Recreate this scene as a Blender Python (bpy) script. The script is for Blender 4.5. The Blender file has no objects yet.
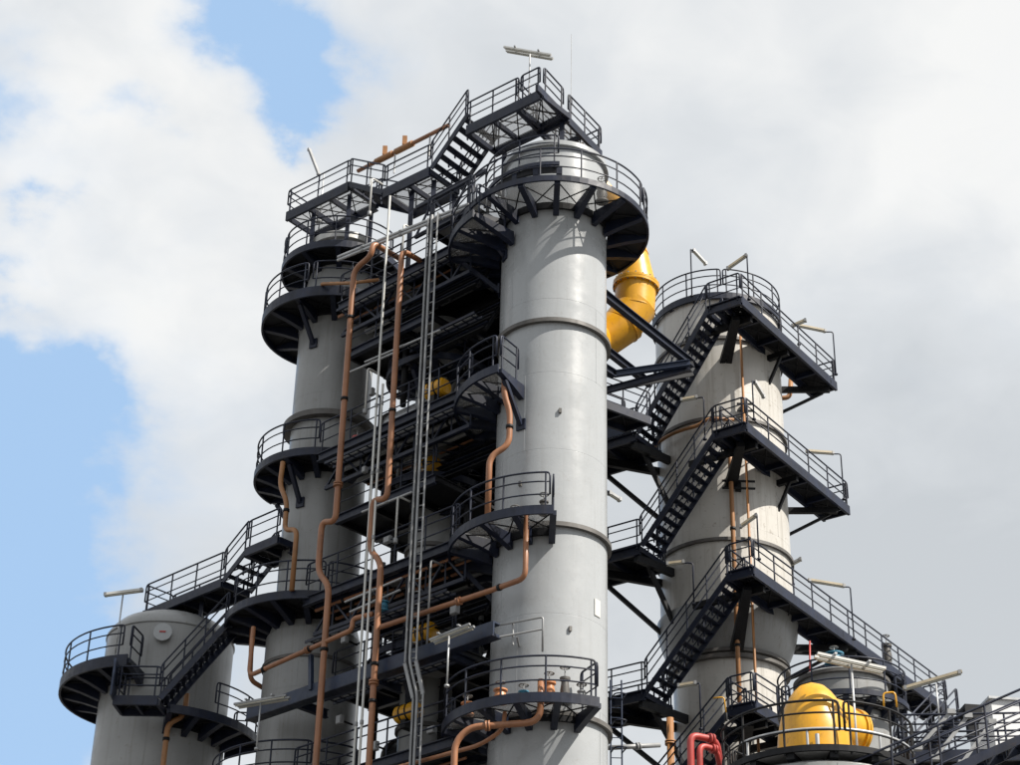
import bpy, math, random
from mathutils import Vector as V, Matrix as M
random.seed(7)
rad = math.radians
S = bpy.context.scene
COL = S.collection

# ------------------------------------------------------------------ camera
FPX = 1950.0                                   # focal length in photo pixels (photo 1020 px wide)
PITCH, ROLL = rad(30), rad(1.45)
EYE = V((0, 0, 1.7))
FW = V((0, math.cos(PITCH), math.sin(PITCH)))
R0 = V((1, 0, 0)); U0 = V((0, -math.sin(PITCH), math.cos(PITCH)))
RT = math.cos(ROLL) * R0 + math.sin(ROLL) * U0
UP = math.cos(ROLL) * U0 - math.sin(ROLL) * R0
cam = bpy.data.cameras.new('camera'); camo = bpy.data.objects.new('camera', cam); COL.objects.link(camo)
cam.sensor_width = 36; cam.lens = 36 * FPX / 1020; cam.clip_start = .5; cam.clip_end = 5000
camo.matrix_world = M(((RT.x, UP.x, -FW.x, EYE.x), (RT.y, UP.y, -FW.y, EYE.y), (RT.z, UP.z, -FW.z, EYE.z), (0, 0, 0, 1)))
S.camera = camo
S.view_settings.view_transform = 'Standard'; S.view_settings.look = 'None'
S.view_settings.exposure = 0.72; S.view_settings.gamma = 1.0; S.view_settings.use_curve_mapping = False
S.render.resolution_x, S.render.resolution_y = 1024, 768

def ray(x, y): return FW + RT * ((x - 510) / FPX) + UP * ((382.5 - y) / FPX)
def PY(x, y, Y): d = ray(x, y); return EYE + d * (Y / d.y)
def PZ(x, y, z): d = ray(x, y); return EYE + d * ((z - EYE.z) / d.z)
def PV(x, y, base, az):                        # on the vertical plane through base with plan direction az
    d = ray(x, y); n = V((math.cos(az), -math.sin(az), 0)); return EYE + d * ((V(base) - EYE).dot(n) / d.dot(n))

# ------------------------------------------------------------------ world and sun
SUN_AZ, SUN_EL = rad(120), rad(48)             # azimuth clockwise from the camera's forward direction
wd = bpy.data.worlds.new('World'); S.world = wd; wd.use_nodes = True
nt = wd.node_tree; N = nt.nodes; L = nt.links; N.clear()
def wn(t, **k):
    n = N.new(t)
    for a, b in k.items(): setattr(n, a, b)
    return n
def wmath(op, a, b=None, c=None, clamp=False):
    n = wn('ShaderNodeMath', operation=op, use_clamp=clamp)
    for i, v in enumerate((a, b, c)):
        if v is None: continue
        if isinstance(v, (int, float)): n.inputs[i].default_value = v
        else: L.new(v, n.inputs[i])
    return n.outputs[0]
out = wn('ShaderNodeOutputWorld'); bg = wn('ShaderNodeBackground'); bg.inputs['Strength'].default_value = 0.10
sky = wn('ShaderNodeTexSky', sky_type='NISHITA', sun_disc=False, sun_elevation=SUN_EL, sun_rotation=SUN_AZ)
sky.air_density = 1.0; sky.dust_density = 1.5; sky.ozone_density = 1.0
tc = wn('ShaderNodeTexCoord')
mp = wn('ShaderNodeMapping'); mp.inputs['Scale'].default_value = (1, 1, 1.5); mp.inputs['Location'].default_value = (3.1, 1.7, .4)
L.new(tc.outputs['Generated'], mp.inputs['Vector'])
def wnoise(scale, detail, rough, dist=0.0):
    n = wn('ShaderNodeTexNoise'); n.inputs['Scale'].default_value = scale; n.inputs['Detail'].default_value = detail
    n.inputs['Roughness'].default_value = rough; n.inputs['Distortion'].default_value = dist
    L.new(mp.outputs[0], n.inputs['Vector']); return n.outputs['Fac']
def wcol(scale, detail, amp):
    n = wn('ShaderNodeTexNoise'); n.inputs['Scale'].default_value = scale; n.inputs['Detail'].default_value = detail; n.inputs['Roughness'].default_value = .55
    L.new(mp.outputs[0], n.inputs['Vector'])
    a = wn('ShaderNodeVectorMath', operation='SUBTRACT'); L.new(n.outputs['Color'], a.inputs[0]); a.inputs[1].default_value = (.5, .5, .5)
    b = wn('ShaderNodeVectorMath', operation='SCALE'); L.new(a.outputs[0], b.inputs[0]); b.inputs['Scale'].default_value = amp; return b.outputs[0]
wa = wn('ShaderNodeVectorMath', operation='ADD'); L.new(tc.outputs['Generated'], wa.inputs[0]); L.new(wcol(11, 7, .15), wa.inputs[1])
wv_ = wa.outputs[0]
n_big = wnoise(4.2, 8, .5, .3); n_fine = wnoise(30, 8, .6, .2); n_tone = wnoise(4.5, 3, .4, .4); n_tone2 = wnoise(19, 6, .5, .5)
cover = wmath('ADD', wmath('MULTIPLY', n_big, .5), wmath('MULTIPLY', n_fine, .18)); cover = wmath('ADD', cover, .5)
# openings between the broken clouds on the left
for (x, y, r, s) in ((275, 18, .036, .80), (225, 5, .022, .5), (272, 75, .022, .8), (268, 120, .012, .5), (300, 15, .018, .4), (35, 405, .024, .6), (52, 425, .020, .5), (15, 475, .032, .8), (-10, 545, .042, .9), (30, 545, .020, .3), (0, 620, .050, 1.0), (-10, 720, .06, 1.0), (30, 745, .05, .6), (-60, 640, .08, 1.0),
                     (38, 243, .010, .5), (107, 128, .012, .32), (4, 105, .020, .45), (8, 302, .013, .45), (-300, 150, .09, .8), (-520, 500, .12, .8), (-250, 760, .12, .9), (-700, 100, .1, .7), (420, -260, .06, .7), (1500, 100, .09, .5)):
    d = ray(x, y).normalized()
    vm = wn('ShaderNodeVectorMath', operation='DISTANCE'); L.new(wv_, vm.inputs[0]); vm.inputs[1].default_value = d
    q = wmath('DIVIDE', vm.outputs['Value'], r); e = wmath('EXPONENT', wmath('MULTIPLY', wmath('MULTIPLY', q, q), -1.0))
    cover = wmath('SUBTRACT', cover, wmath('MULTIPLY', e, s))
mr = wn('ShaderNodeMapRange', interpolation_type='SMOOTHSTEP'); L.new(cover, mr.inputs['Value'])
mr.inputs['From Min'].default_value = .02; mr.inputs['From Max'].default_value = .86; mr.inputs['To Min'].default_value = .04
tone = wmath('ADD', wmath('MULTIPLY', n_tone, .68), wmath('MULTIPLY', n_tone2, .32))
for (x, y, r, s) in ((170, 190, .10, .16), (150, 60, .09, .10), (830, 560, .18, -.21), (760, 120, .12, .05), (1000, 90, .17, .17), (1000, 660, .14, -.14), (220, 400, .08, -.07)):   # sunlit and grey parts of the cloud
    d = ray(x, y).normalized()
    vm = wn('ShaderNodeVectorMath', operation='DISTANCE'); L.new(wv_, vm.inputs[0]); vm.inputs[1].default_value = d
    q = wmath('DIVIDE', vm.outputs['Value'], r); e = wmath('EXPONENT', wmath('MULTIPLY', wmath('MULTIPLY', q, q), -1.0)); tone = wmath('ADD', tone, wmath('MULTIPLY', e, s))
cr = wn('ShaderNodeValToRGB'); L.new(tone, cr.inputs[0])
cr.color_ramp.elements[0].position = .24; cr.color_ramp.elements[0].color = (.60, .635, .67, 1)
cr.color_ramp.elements[1].position = .72; cr.color_ramp.elements[1].color = (.93, .935, .93, 1)
e_ = cr.color_ramp.elements.new(.5); e_.color = (.74, .77, .80, 1)
cl = wn('ShaderNodeVectorMath', operation='SCALE'); L.new(cr.outputs[0], cl.inputs[0]); cl.inputs['Scale'].default_value = 6.05
bl = wn('ShaderNodeMix', data_type='RGBA', blend_type='MIX'); bl.inputs['Factor'].default_value = .85   # thin high haze over the blue
L.new(sky.outputs[0], bl.inputs['A']); bl.inputs['B'].default_value = (2.55, 3.9, 5.75, 1)
mx = wn('ShaderNodeMix', data_type='RGBA', blend_type='MIX')
L.new(mr.outputs[0], mx.inputs['Factor']); L.new(bl.outputs['Result'], mx.inputs['A']); L.new(cl.outputs[0], mx.inputs['B'])
L.new(mx.outputs['Result'], bg.inputs['Color']); L.new(bg.outputs[0], out.inputs[0])

sl = bpy.data.lights.new('sun', 'SUN'); sl.energy = 5.0; sl.angle = rad(.55); sl.color = (1, .94, .85)
slo = bpy.data.objects.new('sun', sl); COL.objects.link(slo); slo.location = (40, -30, 70)
to_sun = V((math.sin(SUN_AZ) * math.cos(SUN_EL), math.cos(SUN_AZ) * math.cos(SUN_EL), math.sin(SUN_EL)))
slo.rotation_euler = to_sun.to_track_quat('Z', 'Y').to_euler()

# ------------------------------------------------------------------ materials
def mat(name, col, rough=.5, metal=0.0, var=.12, nscale=1.2, streak=0.0, streak_col=(.2, .15, .1), spots=0.0, spot_col=(.12, .06, .03), bump=.0, bscale=30, trans=0.0, spec=.5):
    m = bpy.data.materials.new(name); m.use_nodes = True; t = m.node_tree; n = t.nodes; l = t.links
    b = n['Principled BSDF']; b.inputs['Roughness'].default_value = rough; b.inputs['Metallic'].default_value = metal
    b.inputs['Specular IOR Level'].default_value = spec
    g = n.new('ShaderNodeNewGeometry')
    def noise(scale, vec, det=6):
        k = n.new('ShaderNodeTexNoise'); k.inputs['Scale'].default_value = scale; k.inputs['Detail'].default_value = det; k.inputs['Roughness'].default_value = .6
        l.new(vec, k.inputs['Vector']); return k.outputs['Fac']
    def mix(f, a, bb):
        k = n.new('ShaderNodeMix'); k.data_type = 'RGBA'
        l.new(f, k.inputs['Factor'])
        for s, v in (('A', a), ('B', bb)):
            if isinstance(v, tuple): k.inputs[s].default_value = (*v, 1)
            else: l.new(v, k.inputs[s])
        return k.outputs['Result']
    def rng(f, a, b2, c, d):
        k = n.new('ShaderNodeMapRange'); l.new(f, k.inputs['Value'])
        for i, v in zip(('From Min', 'From Max', 'To Min', 'To Max'), (a, b2, c, d)): k.inputs[i].default_value = v
        return k.outputs[0]
    pos = g.outputs['Position']
    lo = tuple(max(0, c * (1 - var)) for c in col); hi = tuple(min(1, c * (1 + var)) for c in col)
    c = mix(rng(noise(nscale, pos), .3, .7, 0, 1), lo, hi)
    if streak > 0:
        mpn = n.new('ShaderNodeMapping'); mpn.inputs['Scale'].default_value = (3.2, 3.2, .16); l.new(pos, mpn.inputs['Vector'])
        c = mix(rng(noise(2.0, mpn.outputs[0], 7), .52, .76, 0, streak), c, streak_col)
    if spots > 0:
        c = mix(rng(noise(5.5, pos, 8), .60, .70, 0, spots), c, spot_col)
    l.new(c, b.inputs['Base Color'])
    rr = rng(noise(nscale * 3, pos), .3, .7, max(.02, rough - .08), min(1, rough + .1)); l.new(rr, b.inputs['Roughness'])
    if bump > 0:
        bp = n.new('ShaderNodeBump'); bp.inputs['Strength'].default_value = bump; bp.inputs['Distance'].default_value = .02 if bscale > 1 else .05
        l.new(noise(bscale, pos, 4), bp.inputs['Height']); l.new(bp.outputs[0], b.inputs['Normal'])
    if trans > 0:                               # open grating too fine to resolve: part of the sheet is holes
        tr = n.new('ShaderNodeBsdfTransparent'); ms = n.new('ShaderNodeMixShader'); ms.inputs[0].default_value = trans
        o = n['Material Output']; l.new(b.outputs[0], ms.inputs[1]); l.new(tr.outputs[0], ms.inputs[2]); l.new(ms.outputs[0], o.inputs[0])
    return m
MT = dict(
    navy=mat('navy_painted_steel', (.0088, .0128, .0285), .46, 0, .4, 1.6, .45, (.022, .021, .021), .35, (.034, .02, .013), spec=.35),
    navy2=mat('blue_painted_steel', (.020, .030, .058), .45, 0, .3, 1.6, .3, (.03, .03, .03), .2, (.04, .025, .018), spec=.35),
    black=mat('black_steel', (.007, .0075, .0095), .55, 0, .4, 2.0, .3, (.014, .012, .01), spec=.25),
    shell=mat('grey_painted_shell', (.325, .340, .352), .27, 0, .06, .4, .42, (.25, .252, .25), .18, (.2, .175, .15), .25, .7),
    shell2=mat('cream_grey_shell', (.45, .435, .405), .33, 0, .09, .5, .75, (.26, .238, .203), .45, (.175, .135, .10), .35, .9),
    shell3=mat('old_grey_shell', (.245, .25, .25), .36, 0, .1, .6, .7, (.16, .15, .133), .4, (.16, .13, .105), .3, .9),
    ring=mat('dark_flange', (.09, .085, .08), .55, 0, .3, 2, .4, (.05, .03, .02)),
    galv=mat('galvanised_steel', (.40, .41, .42), .42, .35, .15, 3, .2, (.3, .29, .28)),
    galvd=mat('weathered_galvanised_steel', (.26, .265, .27), .5, .3, .2, 3, .2, (.16, .15, .14)),
    grate=mat('open_steel_grating', (.46, .465, .47), .6, .0, .05, 1, trans=.70),
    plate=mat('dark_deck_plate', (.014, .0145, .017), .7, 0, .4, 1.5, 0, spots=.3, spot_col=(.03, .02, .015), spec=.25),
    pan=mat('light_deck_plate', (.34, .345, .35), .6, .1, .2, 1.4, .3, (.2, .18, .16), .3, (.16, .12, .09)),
    brown=mat('rust_brown_painted_pipe', (.27, .118, .056), .42, 0, .2, 1.3, .6, (.17, .07, .036), .5, (.12, .05, .027)),
    brown2=mat('ochre_painted_pipe', (.28, .13, .047), .5, 0, .18, 1.6, .5, (.2, .09, .04), .3, (.13, .06, .025)),
    yellow=mat('yellow_painted_shell', (.60, .30, .012), .34, 0, .13, .9, .6, (.42, .19, .018), .45, (.3, .14, .03), .2, 3),
    red=mat('red_painted_pipe', (.36, .040, .034), .5, 0, .25, 2, .4, (.22, .03, .025), .3, (.15, .05, .04)),
    white=mat('white_lamp_enamel', (.52, .52, .50), .4, 0, .08, 3, .2, (.5, .48, .42)),
    lens=mat('lamp_diffuser', (.36, .35, .30), .3, 0, .08, 3),
    cream=mat('yellowed_lamp_cover', (.36, .31, .22), .5, 0, .15, 3, .4, (.24, .19, .12)),
    teal=mat('teal_valve_paint', (.05, .2, .3), .4, 0, .15, 3),
    orange=mat('bright_orange_insulation', (.46, .19, .075), .45, 0, .15, 3),
    cladding=mat('pale_wall_cladding', (.62, .63, .64), .55, 0, .05, .8, .3, (.5, .48, .45)),
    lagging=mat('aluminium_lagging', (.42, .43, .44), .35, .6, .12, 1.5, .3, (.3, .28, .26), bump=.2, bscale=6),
    ground=mat('concrete_yard', (.09, .088, .084), .85, 0, .25, .25, 0, spots=.5, spot_col=(.05, .048, .046), bump=.3, bscale=8),
)

# ------------------------------------------------------------------ builders
MESH = {}
def mesh(name, vs, fs, m, smooth=False):
    me = bpy.data.meshes.new(name); me.from_pydata([tuple(v) for v in vs], [], fs); me.materials.append(MT[m])
    if smooth:
        for p in me.polygons: p.use_smooth = True
    me.update(); return me
class T:                                         # a top-level thing: an Empty at its base with its parts as children
    def __init__(s, name, label, cat, loc=None, group=None):
        o = bpy.data.objects.new(name, None); COL.objects.link(o); o.empty_display_size = .2
        o.location = V(loc) if loc is not None else V((0, 0, 0)); o['label'] = label; o['category'] = cat
        if group: o['group'] = group
        s.o = o; s.inv = M.Translation(-o.location)
def add(th, name, me, mw=None):
    o = bpy.data.objects.new(name, me); COL.objects.link(o)
    if isinstance(th, T): o.parent = th.o; o.matrix_parent_inverse = th.inv
    elif th is not None: o.parent = th; o.matrix_parent_inverse = th.matrix_basis.inverted()   # sub-part
    if mw is not None: o.matrix_basis = mw
    return o
def unit(kind, m):
    k = (kind, m)
    if k in MESH: return MESH[k]
    if kind.startswith('cyl'):
        n = int(kind[3:]); vs = []; fs = []
        for z in (-.5, .5):
            for i in range(n): a = 2 * math.pi * i / n; vs.append((math.cos(a), math.sin(a), z))
        for i in range(n): j = (i + 1) % n; fs.append((i, j, n + j, n + i))
        fs += [tuple(range(n - 1, -1, -1)), tuple(range(n, 2 * n))]
        me = mesh(kind, vs, fs, m)
        for p in me.polygons: p.use_smooth = len(p.vertices) == 4
    elif kind == 'box':
        vs = [(x, y, z) for x in (-.5, .5) for y in (-.5, .5) for z in (-.5, .5)]
        me = mesh(kind, vs, [(0, 1, 3, 2), (4, 6, 7, 5), (0, 4, 5, 1), (2, 3, 7, 6), (0, 2, 6, 4), (1, 5, 7, 3)], m)
    elif kind == 'ibeam':                         # unit I section in x (width), y (height), along z
        t, f = .07, .1
        pr = [(-.5, -.5), (.5, -.5), (.5, -.5 + f), (t, -.5 + f), (t, .5 - f), (.5, .5 - f), (.5, .5), (-.5, .5), (-.5, .5 - f), (-t, .5 - f), (-t, -.5 + f), (-.5, -.5 + f)]
        n = 12; vs = [(x, y, -.5) for x, y in pr] + [(x, y, .5) for x, y in pr]
        fs = [(i, (i + 1) % n, n + (i + 1) % n, n + i) for i in range(n)]
        for o_ in (0, n):
            fs += [tuple(o_ + q for q in s) for s in ((0, 1, 2, 11), (3, 4, 9, 10), (5, 6, 7, 8))]
        me = mesh(kind, vs, fs, m)
    elif kind == 'channel':
        t = .18; f = .12
        pr = [(-.5, -.5), (.5, -.5), (.5, -.5 + f), (-.5 + t, -.5 + f), (-.5 + t, .5 - f), (.5, .5 - f), (.5, .5), (-.5, .5)]
        n = 8; vs = [(x, y, -.5) for x, y in pr] + [(x, y, .5) for x, y in pr]
        fs = [(i, (i + 1) % n, n + (i + 1) % n, n + i) for i in range(n)]
        for o_ in (0, n): fs += [tuple(o_ + q for q in s) for s in ((0, 1, 2, 3), (3, 4, 7, 0), (4, 5, 6, 7))]
        me = mesh(kind, vs, fs, m)
    MESH[k] = me; return me
def frame(p, q, upv=V((0, 0, 1))):
    p, q = V(p), V(q); z = (q - p); ln = z.length; z = z / ln
    if abs(z.dot(upv)) > .995: upv = V((0, 1, 0))
    x = upv.cross(z).normalized(); y = z.cross(x)
    return (p + q) / 2, x, y, z, ln
def mtx(c, x, y, z, sx, sy, sz):
    return M(((x.x * sx, y.x * sy, z.x * sz, c.x), (x.y * sx, y.y * sy, z.y * sz, c.y), (x.z * sx, y.z * sy, z.z * sz, c.z), (0, 0, 0, 1)))
def bar(th, name, p, q, r, m, n=8): c, x, y, z, l = frame(p, q); return add(th, name, unit('cyl%d' % n, m), mtx(c, x, y, z, r, r, l))
def beam(th, name, p, q, w, h, m, kind='ibeam', upv=V((0, 0, 1))): c, x, y, z, l = frame(p, q, upv); return add(th, name, unit(kind, m), mtx(c, x, y, z, w, h, l))
def box(th, name, c, xd, dims, m, zd=V((0, 0, 1))):
    x = V(xd).normalized(); z = V(zd); y = z.cross(x).normalized(); z = x.cross(y)
    return add(th, name, unit('box', m), mtx(V(c), x, y, z, *dims))
def rounded(pts, br, k=5):
    pts = [V(p) for p in pts]; out = [pts[0]]
    for i in range(1, len(pts) - 1):
        a, b, c = pts[i - 1], pts[i], pts[i + 1]; u = (a - b); v = (c - b)
        if u.length < 1e-5 or v.length < 1e-5: continue
        if u.normalized().dot(v.normalized()) < -.998: out.append(b); continue
        d = min(br, u.length * .48, v.length * .48); s = b + u.normalized() * d; e = b + v.normalized() * d
        for j in range(k + 1):
            t = j / k; out.append(s * (1 - t) ** 2 + b * 2 * t * (1 - t) + e * t * t)
    out.append(pts[-1]); return out
def tube_mesh(pts, r, m, n=8):
    pts = [p for i, p in enumerate(pts) if i == 0 or (p - pts[i - 1]).length > 1e-4]
    vs, fs = [], []; tans = []
    for i in range(len(pts)):
        t = (pts[min(i + 1, len(pts) - 1)] - pts[max(i - 1, 0)]).normalized(); tans.append(t)
    x = tans[0].orthogonal().normalized()
    for i, p in enumerate(pts):
        t = tans[i]; x = (x - t * x.dot(t)); x = x.normalized() if x.length > 1e-5 else t.orthogonal().normalized(); y = t.cross(x)
        rr = r(i / (len(pts) - 1)) if callable(r) else r
        for j in range(n): a = 2 * math.pi * j / n; vs.append(p + (x * math.cos(a) + y * math.sin(a)) * rr)
    for i in range(len(pts) - 1):
        for j in range(n): k = (j + 1) % n; fs.append((i * n + j, i * n + k, (i + 1) * n + k, (i + 1) * n + j))
    fs += [tuple(range(n - 1, -1, -1)), tuple((len(pts) - 1) * n + j for j in range(n))]
    me = mesh('tube', vs, fs, m, True); return me
def tube(th, name, pts, r, m, br=.15, n=8): return add(th, name, tube_mesh(rounded(pts, br), r, m, n))
def lathe(th, name, cx, cy, prof, m, n=64, cap=False):
    vs, fs = [], []
    for (r, z) in prof:
        for j in range(n): a = 2 * math.pi * j / n; vs.append((cx + r * math.cos(a), cy + r * math.sin(a), z))
    for i in range(len(prof) - 1):
        for j in range(n): k = (j + 1) % n; fs.append((i * n + j, i * n + k, (i + 1) * n + k, (i + 1) * n + j))
    if cap: fs += [tuple(range(n - 1, -1, -1)), tuple((len(prof) - 1) * n + j for j in range(n))]
    me = mesh(name, vs, fs, m, True)
    me.set_sharp_from_angle(angle=rad(10 if 'course' in name else 32)); return add(th, name, me)
def lathe_axis(th, name, p, axis, prof, m, n=32, cap=True):       # profile (r, t) along an axis from p
    ax = V(axis).normalized(); x = ax.orthogonal().normalized(); y = ax.cross(x); vs, fs = [], []
    for (r, t) in prof:
        for j in range(n): a = 2 * math.pi * j / n; vs.append(V(p) + ax * t + (x * math.cos(a) + y * math.sin(a)) * r)
    for i in range(len(prof) - 1):
        for j in range(n): k = (j + 1) % n; fs.append((i * n + j, i * n + k, (i + 1) * n + k, (i + 1) * n + j))
    if cap: fs += [tuple(range(n - 1, -1, -1)), tuple((len(prof) - 1) * n + j for j in range(n))]
    me = mesh(name, vs, fs, m, True); me.set_sharp_from_angle(angle=rad(35)); return add(th, name, me)
RR = .027
def railing(th, base, h=1.02, spacing=1.25, m='navy', ends=(True, True), post_drop=.12, mids=(.38, .74)):
    base = [V(p) for p in base]; up = V((0, 0, 1))
    lens = [0]
    for a, b in zip(base, base[1:]): lens.append(lens[-1] + (b - a).length)
    tot = lens[-1]
    if tot < .25: return
    def at(s):
        for i in range(len(base) - 1):
            if s <= lens[i + 1] + 1e-6: return base[i].lerp(base[i + 1], (s - lens[i]) / max(1e-6, lens[i + 1] - lens[i]))
        return base[-1]
    inset = min(.12, tot * .1); n = max(1, round((tot - 2 * inset) / spacing))
    for i in range(n + 1):
        p = at(inset + (tot - 2 * inset) * i / n); bar(th, 'post', p - up * post_drop, p + up * h, RR, m, 6)
    dense = [b + up * h for b in base]
    pts = list(dense)
    if ends[0]: pts = [base[0] + up * mids[0] * h] + pts
    if ends[1]: pts = pts + [base[-1] + up * mids[0] * h]
    add(th, 'handrail', tube_mesh(rounded(pts, .12, 3), RR * 1.1, m, 6))
    for f in mids: add(th, 'mid_rail', tube_mesh([b + up * h * f for b in base], RR * .85, m, 6))
def dirv(az): return V((math.sin(az), -math.cos(az), 0))          # az 0 = toward the camera, + = right
def sector(th, name, cx, cy, r0, r1, a0, a1, z0, z1, m, seg=5):
    vs, fs = [], []
    for i in range(seg + 1):
        d = dirv(a0 + (a1 - a0) * i / seg)
        for r, z in ((r0, z0), (r1, z0), (r1, z1), (r0, z1)): vs.append((cx + d.x * r, cy + d.y * r, z))
    for i in range(seg):
        for j in range(4): k = (j + 1) % 4; fs.append((i * 4 + j, i * 4 + k, i * 4 + 4 + k, i * 4 + 4 + j))
    fs += [(3, 2, 1, 0), tuple(seg * 4 + j for j in range(4))]
    return add(th, name, mesh(name, vs, fs, m))
def ring_platform(label, cx, cy, z, r0, r1, a0, a1, bays, rails=None, deck='grate', knee=True, endrails=(True, True), m='navy', h=1.1, xb=True, cat='platform', rimh=.20, sp=1.2):
    a0, a1 = rad(a0), rad(a1)
    th = T('ring_platform', label, cat, (cx, cy, z - .3), 'railed platforms bolted to the columns')
    cc = V((cx, cy, z)); full = abs(a1 - a0) > 2 * math.pi - .01
    for i in range(bays):
        b0 = a0 + (a1 - a0) * i / bays; b1 = a0 + (a1 - a0) * (i + 1) / bays
        sector(th, 'deck_panel', cx, cy, r0, r1 - .02, b0 + .006, b1 - .006, z - .05, z, deck(math.degrees((b0 + b1) / 2)) if callable(deck) else deck, 4)
        if xb:
            dd = [cc + dirv(t) * r + V((0, 0, -.1)) for t in (b0, b1) for r in (r0 + .08, r1 - .08)]
            bar(th, 'cross_brace', dd[0], dd[3], .022, 'black', 5); bar(th, 'cross_brace', dd[1], dd[2], .022, 'black', 5)
    for i in range(bays + (0 if full else 1)):
        t = a0 + (a1 - a0) * i / bays; d = dirv(t)
        sd = V((-d.y, d.x, 0)) * .09; vs = []
        for rr, zz in ((r0 - .03, -.062), (r1 - .06, -.062), (r1 - .06, -.20), (r0 + (r1 - r0) * .45, -.34), (r0 - .03, -.52)):
            vs += [cc + d * rr + sd + V((0, 0, zz)), cc + d * rr - sd + V((0, 0, zz))]
        add(th, 'bracket', mesh('bracket', vs, [(0, 2, 4, 6, 8), (9, 7, 5, 3, 1), (0, 1, 3, 2), (2, 3, 5, 4), (4, 5, 7, 6), (6, 7, 9, 8), (8, 9, 1, 0)], m))
        if knee is not True and knee is not False and i in knee: beam(th, 'knee_brace', cc + d * (r0 - .02) + V((0, 0, -1.35)), cc + d * (r0 + (r1 - r0) * .72) + V((0, 0, -.30)), .13, .13, m, 'box'); box(th, 'knee_plate', cc + d * (r0 - .03) + V((0, 0, -1.35)), V((-d.y, d.x, 0)), (.3, .06, .34), m)
    sector(th, 'rim_beam', cx, cy, r1 - .05, r1 + .02, a0, a1, z - rimh, z + .07, m, max(8, int(abs(a1 - a0) / .09)))
    sector(th, 'inner_ring', cx, cy, r0 - .02, r0 + .06, a0, a1, z - .28, z - .055, 'black', max(8, int(abs(a1 - a0) / .12)))
    def arc(s, e, r=r1 - .03): k = max(3, int(abs(e - s) / .12)); return [cc + dirv(s + (e - s) * j / k) * r for j in range(k + 1)]
    for (s, e) in (rails or [(math.degrees(a0) + 1, math.degrees(a1) - 1)]): railing(th, arc(rad(s), rad(e)), h, sp, m)
    if not full:
        for t, on in ((a0, endrails[0]), (a1, endrails[1])):
            if on: railing(th, [cc + dirv(t) * (r0 + .18), cc + dirv(t) * (r1 - .1)], h, 1.0, m)
    return th
def flat_deck(th, p, q, wv, deck='grate', m='navy', bay=1.3, depth=.24, xb=True, rails=(True, True), ends=(False, False), h=1.0, sp=1.25):
    """level or sloping walkway from p to q, widening along wv"""
    p, q, wv = V(p), V(q), V(wv); d = q - p; n = max(1, round(d.length / bay)); dz = V((0, 0, -1)); dn = d.normalized()
    for o in (V((0, 0, 0)), wv): beam(th, 'stringer', p + o + dz * depth * .5, q + o + dz * depth * .5, .1, depth + .06, m, 'channel')
    wn_ = wv.normalized()
    for i in range(n):
        a = p + d * (i / n) + dn * .02; b = p + d * ((i + 1) / n) - dn * .02; a1 = a + wn_ * .06; b1 = b + wn_ * .06; a2 = a + wv - wn_ * .06; b2 = b + wv - wn_ * .06
        vs = [v + V((0, 0, k)) for k in (-.045, -.005) for v in (a1, b1, b2, a2)]
        add(th, 'deck_panel', mesh('panel', vs, [(3, 2, 1, 0), (4, 5, 6, 7), (0, 1, 5, 4), (1, 2, 6, 5), (2, 3, 7, 6), (3, 0, 4, 7)], deck))
        if xb:
            bar(th, 'cross_brace', a1 + dz * .13, b2 + dz * .13, .022, 'black', 5); bar(th, 'cross_brace', b1 + dz * .13, a2 + dz * .13, .022, 'black', 5)
    for i in range(n + 1):
        a = p + d * (i / n); beam(th, 'cross_beam', a + dz * .16, a + wv + dz * .16, .09, .2, m, 'box')
    if rails[0]: railing(th, [p, q], h, sp, m)
    if rails[1]: railing(th, [p + wv, q + wv], h, sp, m)
    if ends[0]: railing(th, [p, p + wv], h, 1.0, m)
    if ends[1]: railing(th, [q, q + wv], h, 1.0, m)
def stair_flight(th, bot, top, wv, rise=.25, m='navy', rails=(True, True), h=1.05, tread='slot'):
    bot, top, wv = V(bot), V(top), V(wv); d = top - bot; hd = V((d.x, d.y, 0)).normalized(); n = max(2, round(abs(d.z) / rise)); up = V((0, 0, 1))
    upv = hd.cross(wv.normalized()); upv = upv if upv.z > 0 else -upv
    nrm = d.normalized().cross(wv.normalized()); nrm = nrm if nrm.z > 0 else -nrm
    for o in (V((0, 0, 0)), wv): beam(th, 'stringer', bot + o - nrm * .08, top + o - nrm * .05, .05, .19, m, 'box', nrm)
    W = wv.length; k = ('tread', round(W, 2), m)
    if k not in MESH:
        vs, fs = [], []
        def bb(x0, x1, y0, y1, z0, z1):
            o = len(vs); vs.extend([(x, y, z) for x in (x0, x1) for y in (y0, y1) for z in (z0, z1)])
            fs.extend([tuple(o + q for q in f) for f in ((0, 1, 3, 2), (4, 6, 7, 5), (0, 4, 5, 1), (2, 3, 7, 6), (0, 2, 6, 4), (1, 5, 7, 3))])
        w = W / 2 - .03
        bb(-.115, .115, -w, w, -.04, 0)
        for j in (1, 2): y = -w + 2 * w * j / 3; bb(-.03, .0, y - .03, y + .03, -.24, -.042)
        MESH[k] = mesh('tread', vs, fs, m)
    side = up.cross(hd)
    for i in range(n):
        c = bot + d * ((i + .5) / n) + wv * .5; add(th, 'tread', MESH[k], mtx(c, hd, side, up, 1, 1, 1))
    for o, on in ((V((0, 0, 0)), rails[0]), (wv, rails[1])):
        if on: railing(th, [bot + o, top + o], h, 1.15, m, post_drop=.1)
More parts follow.
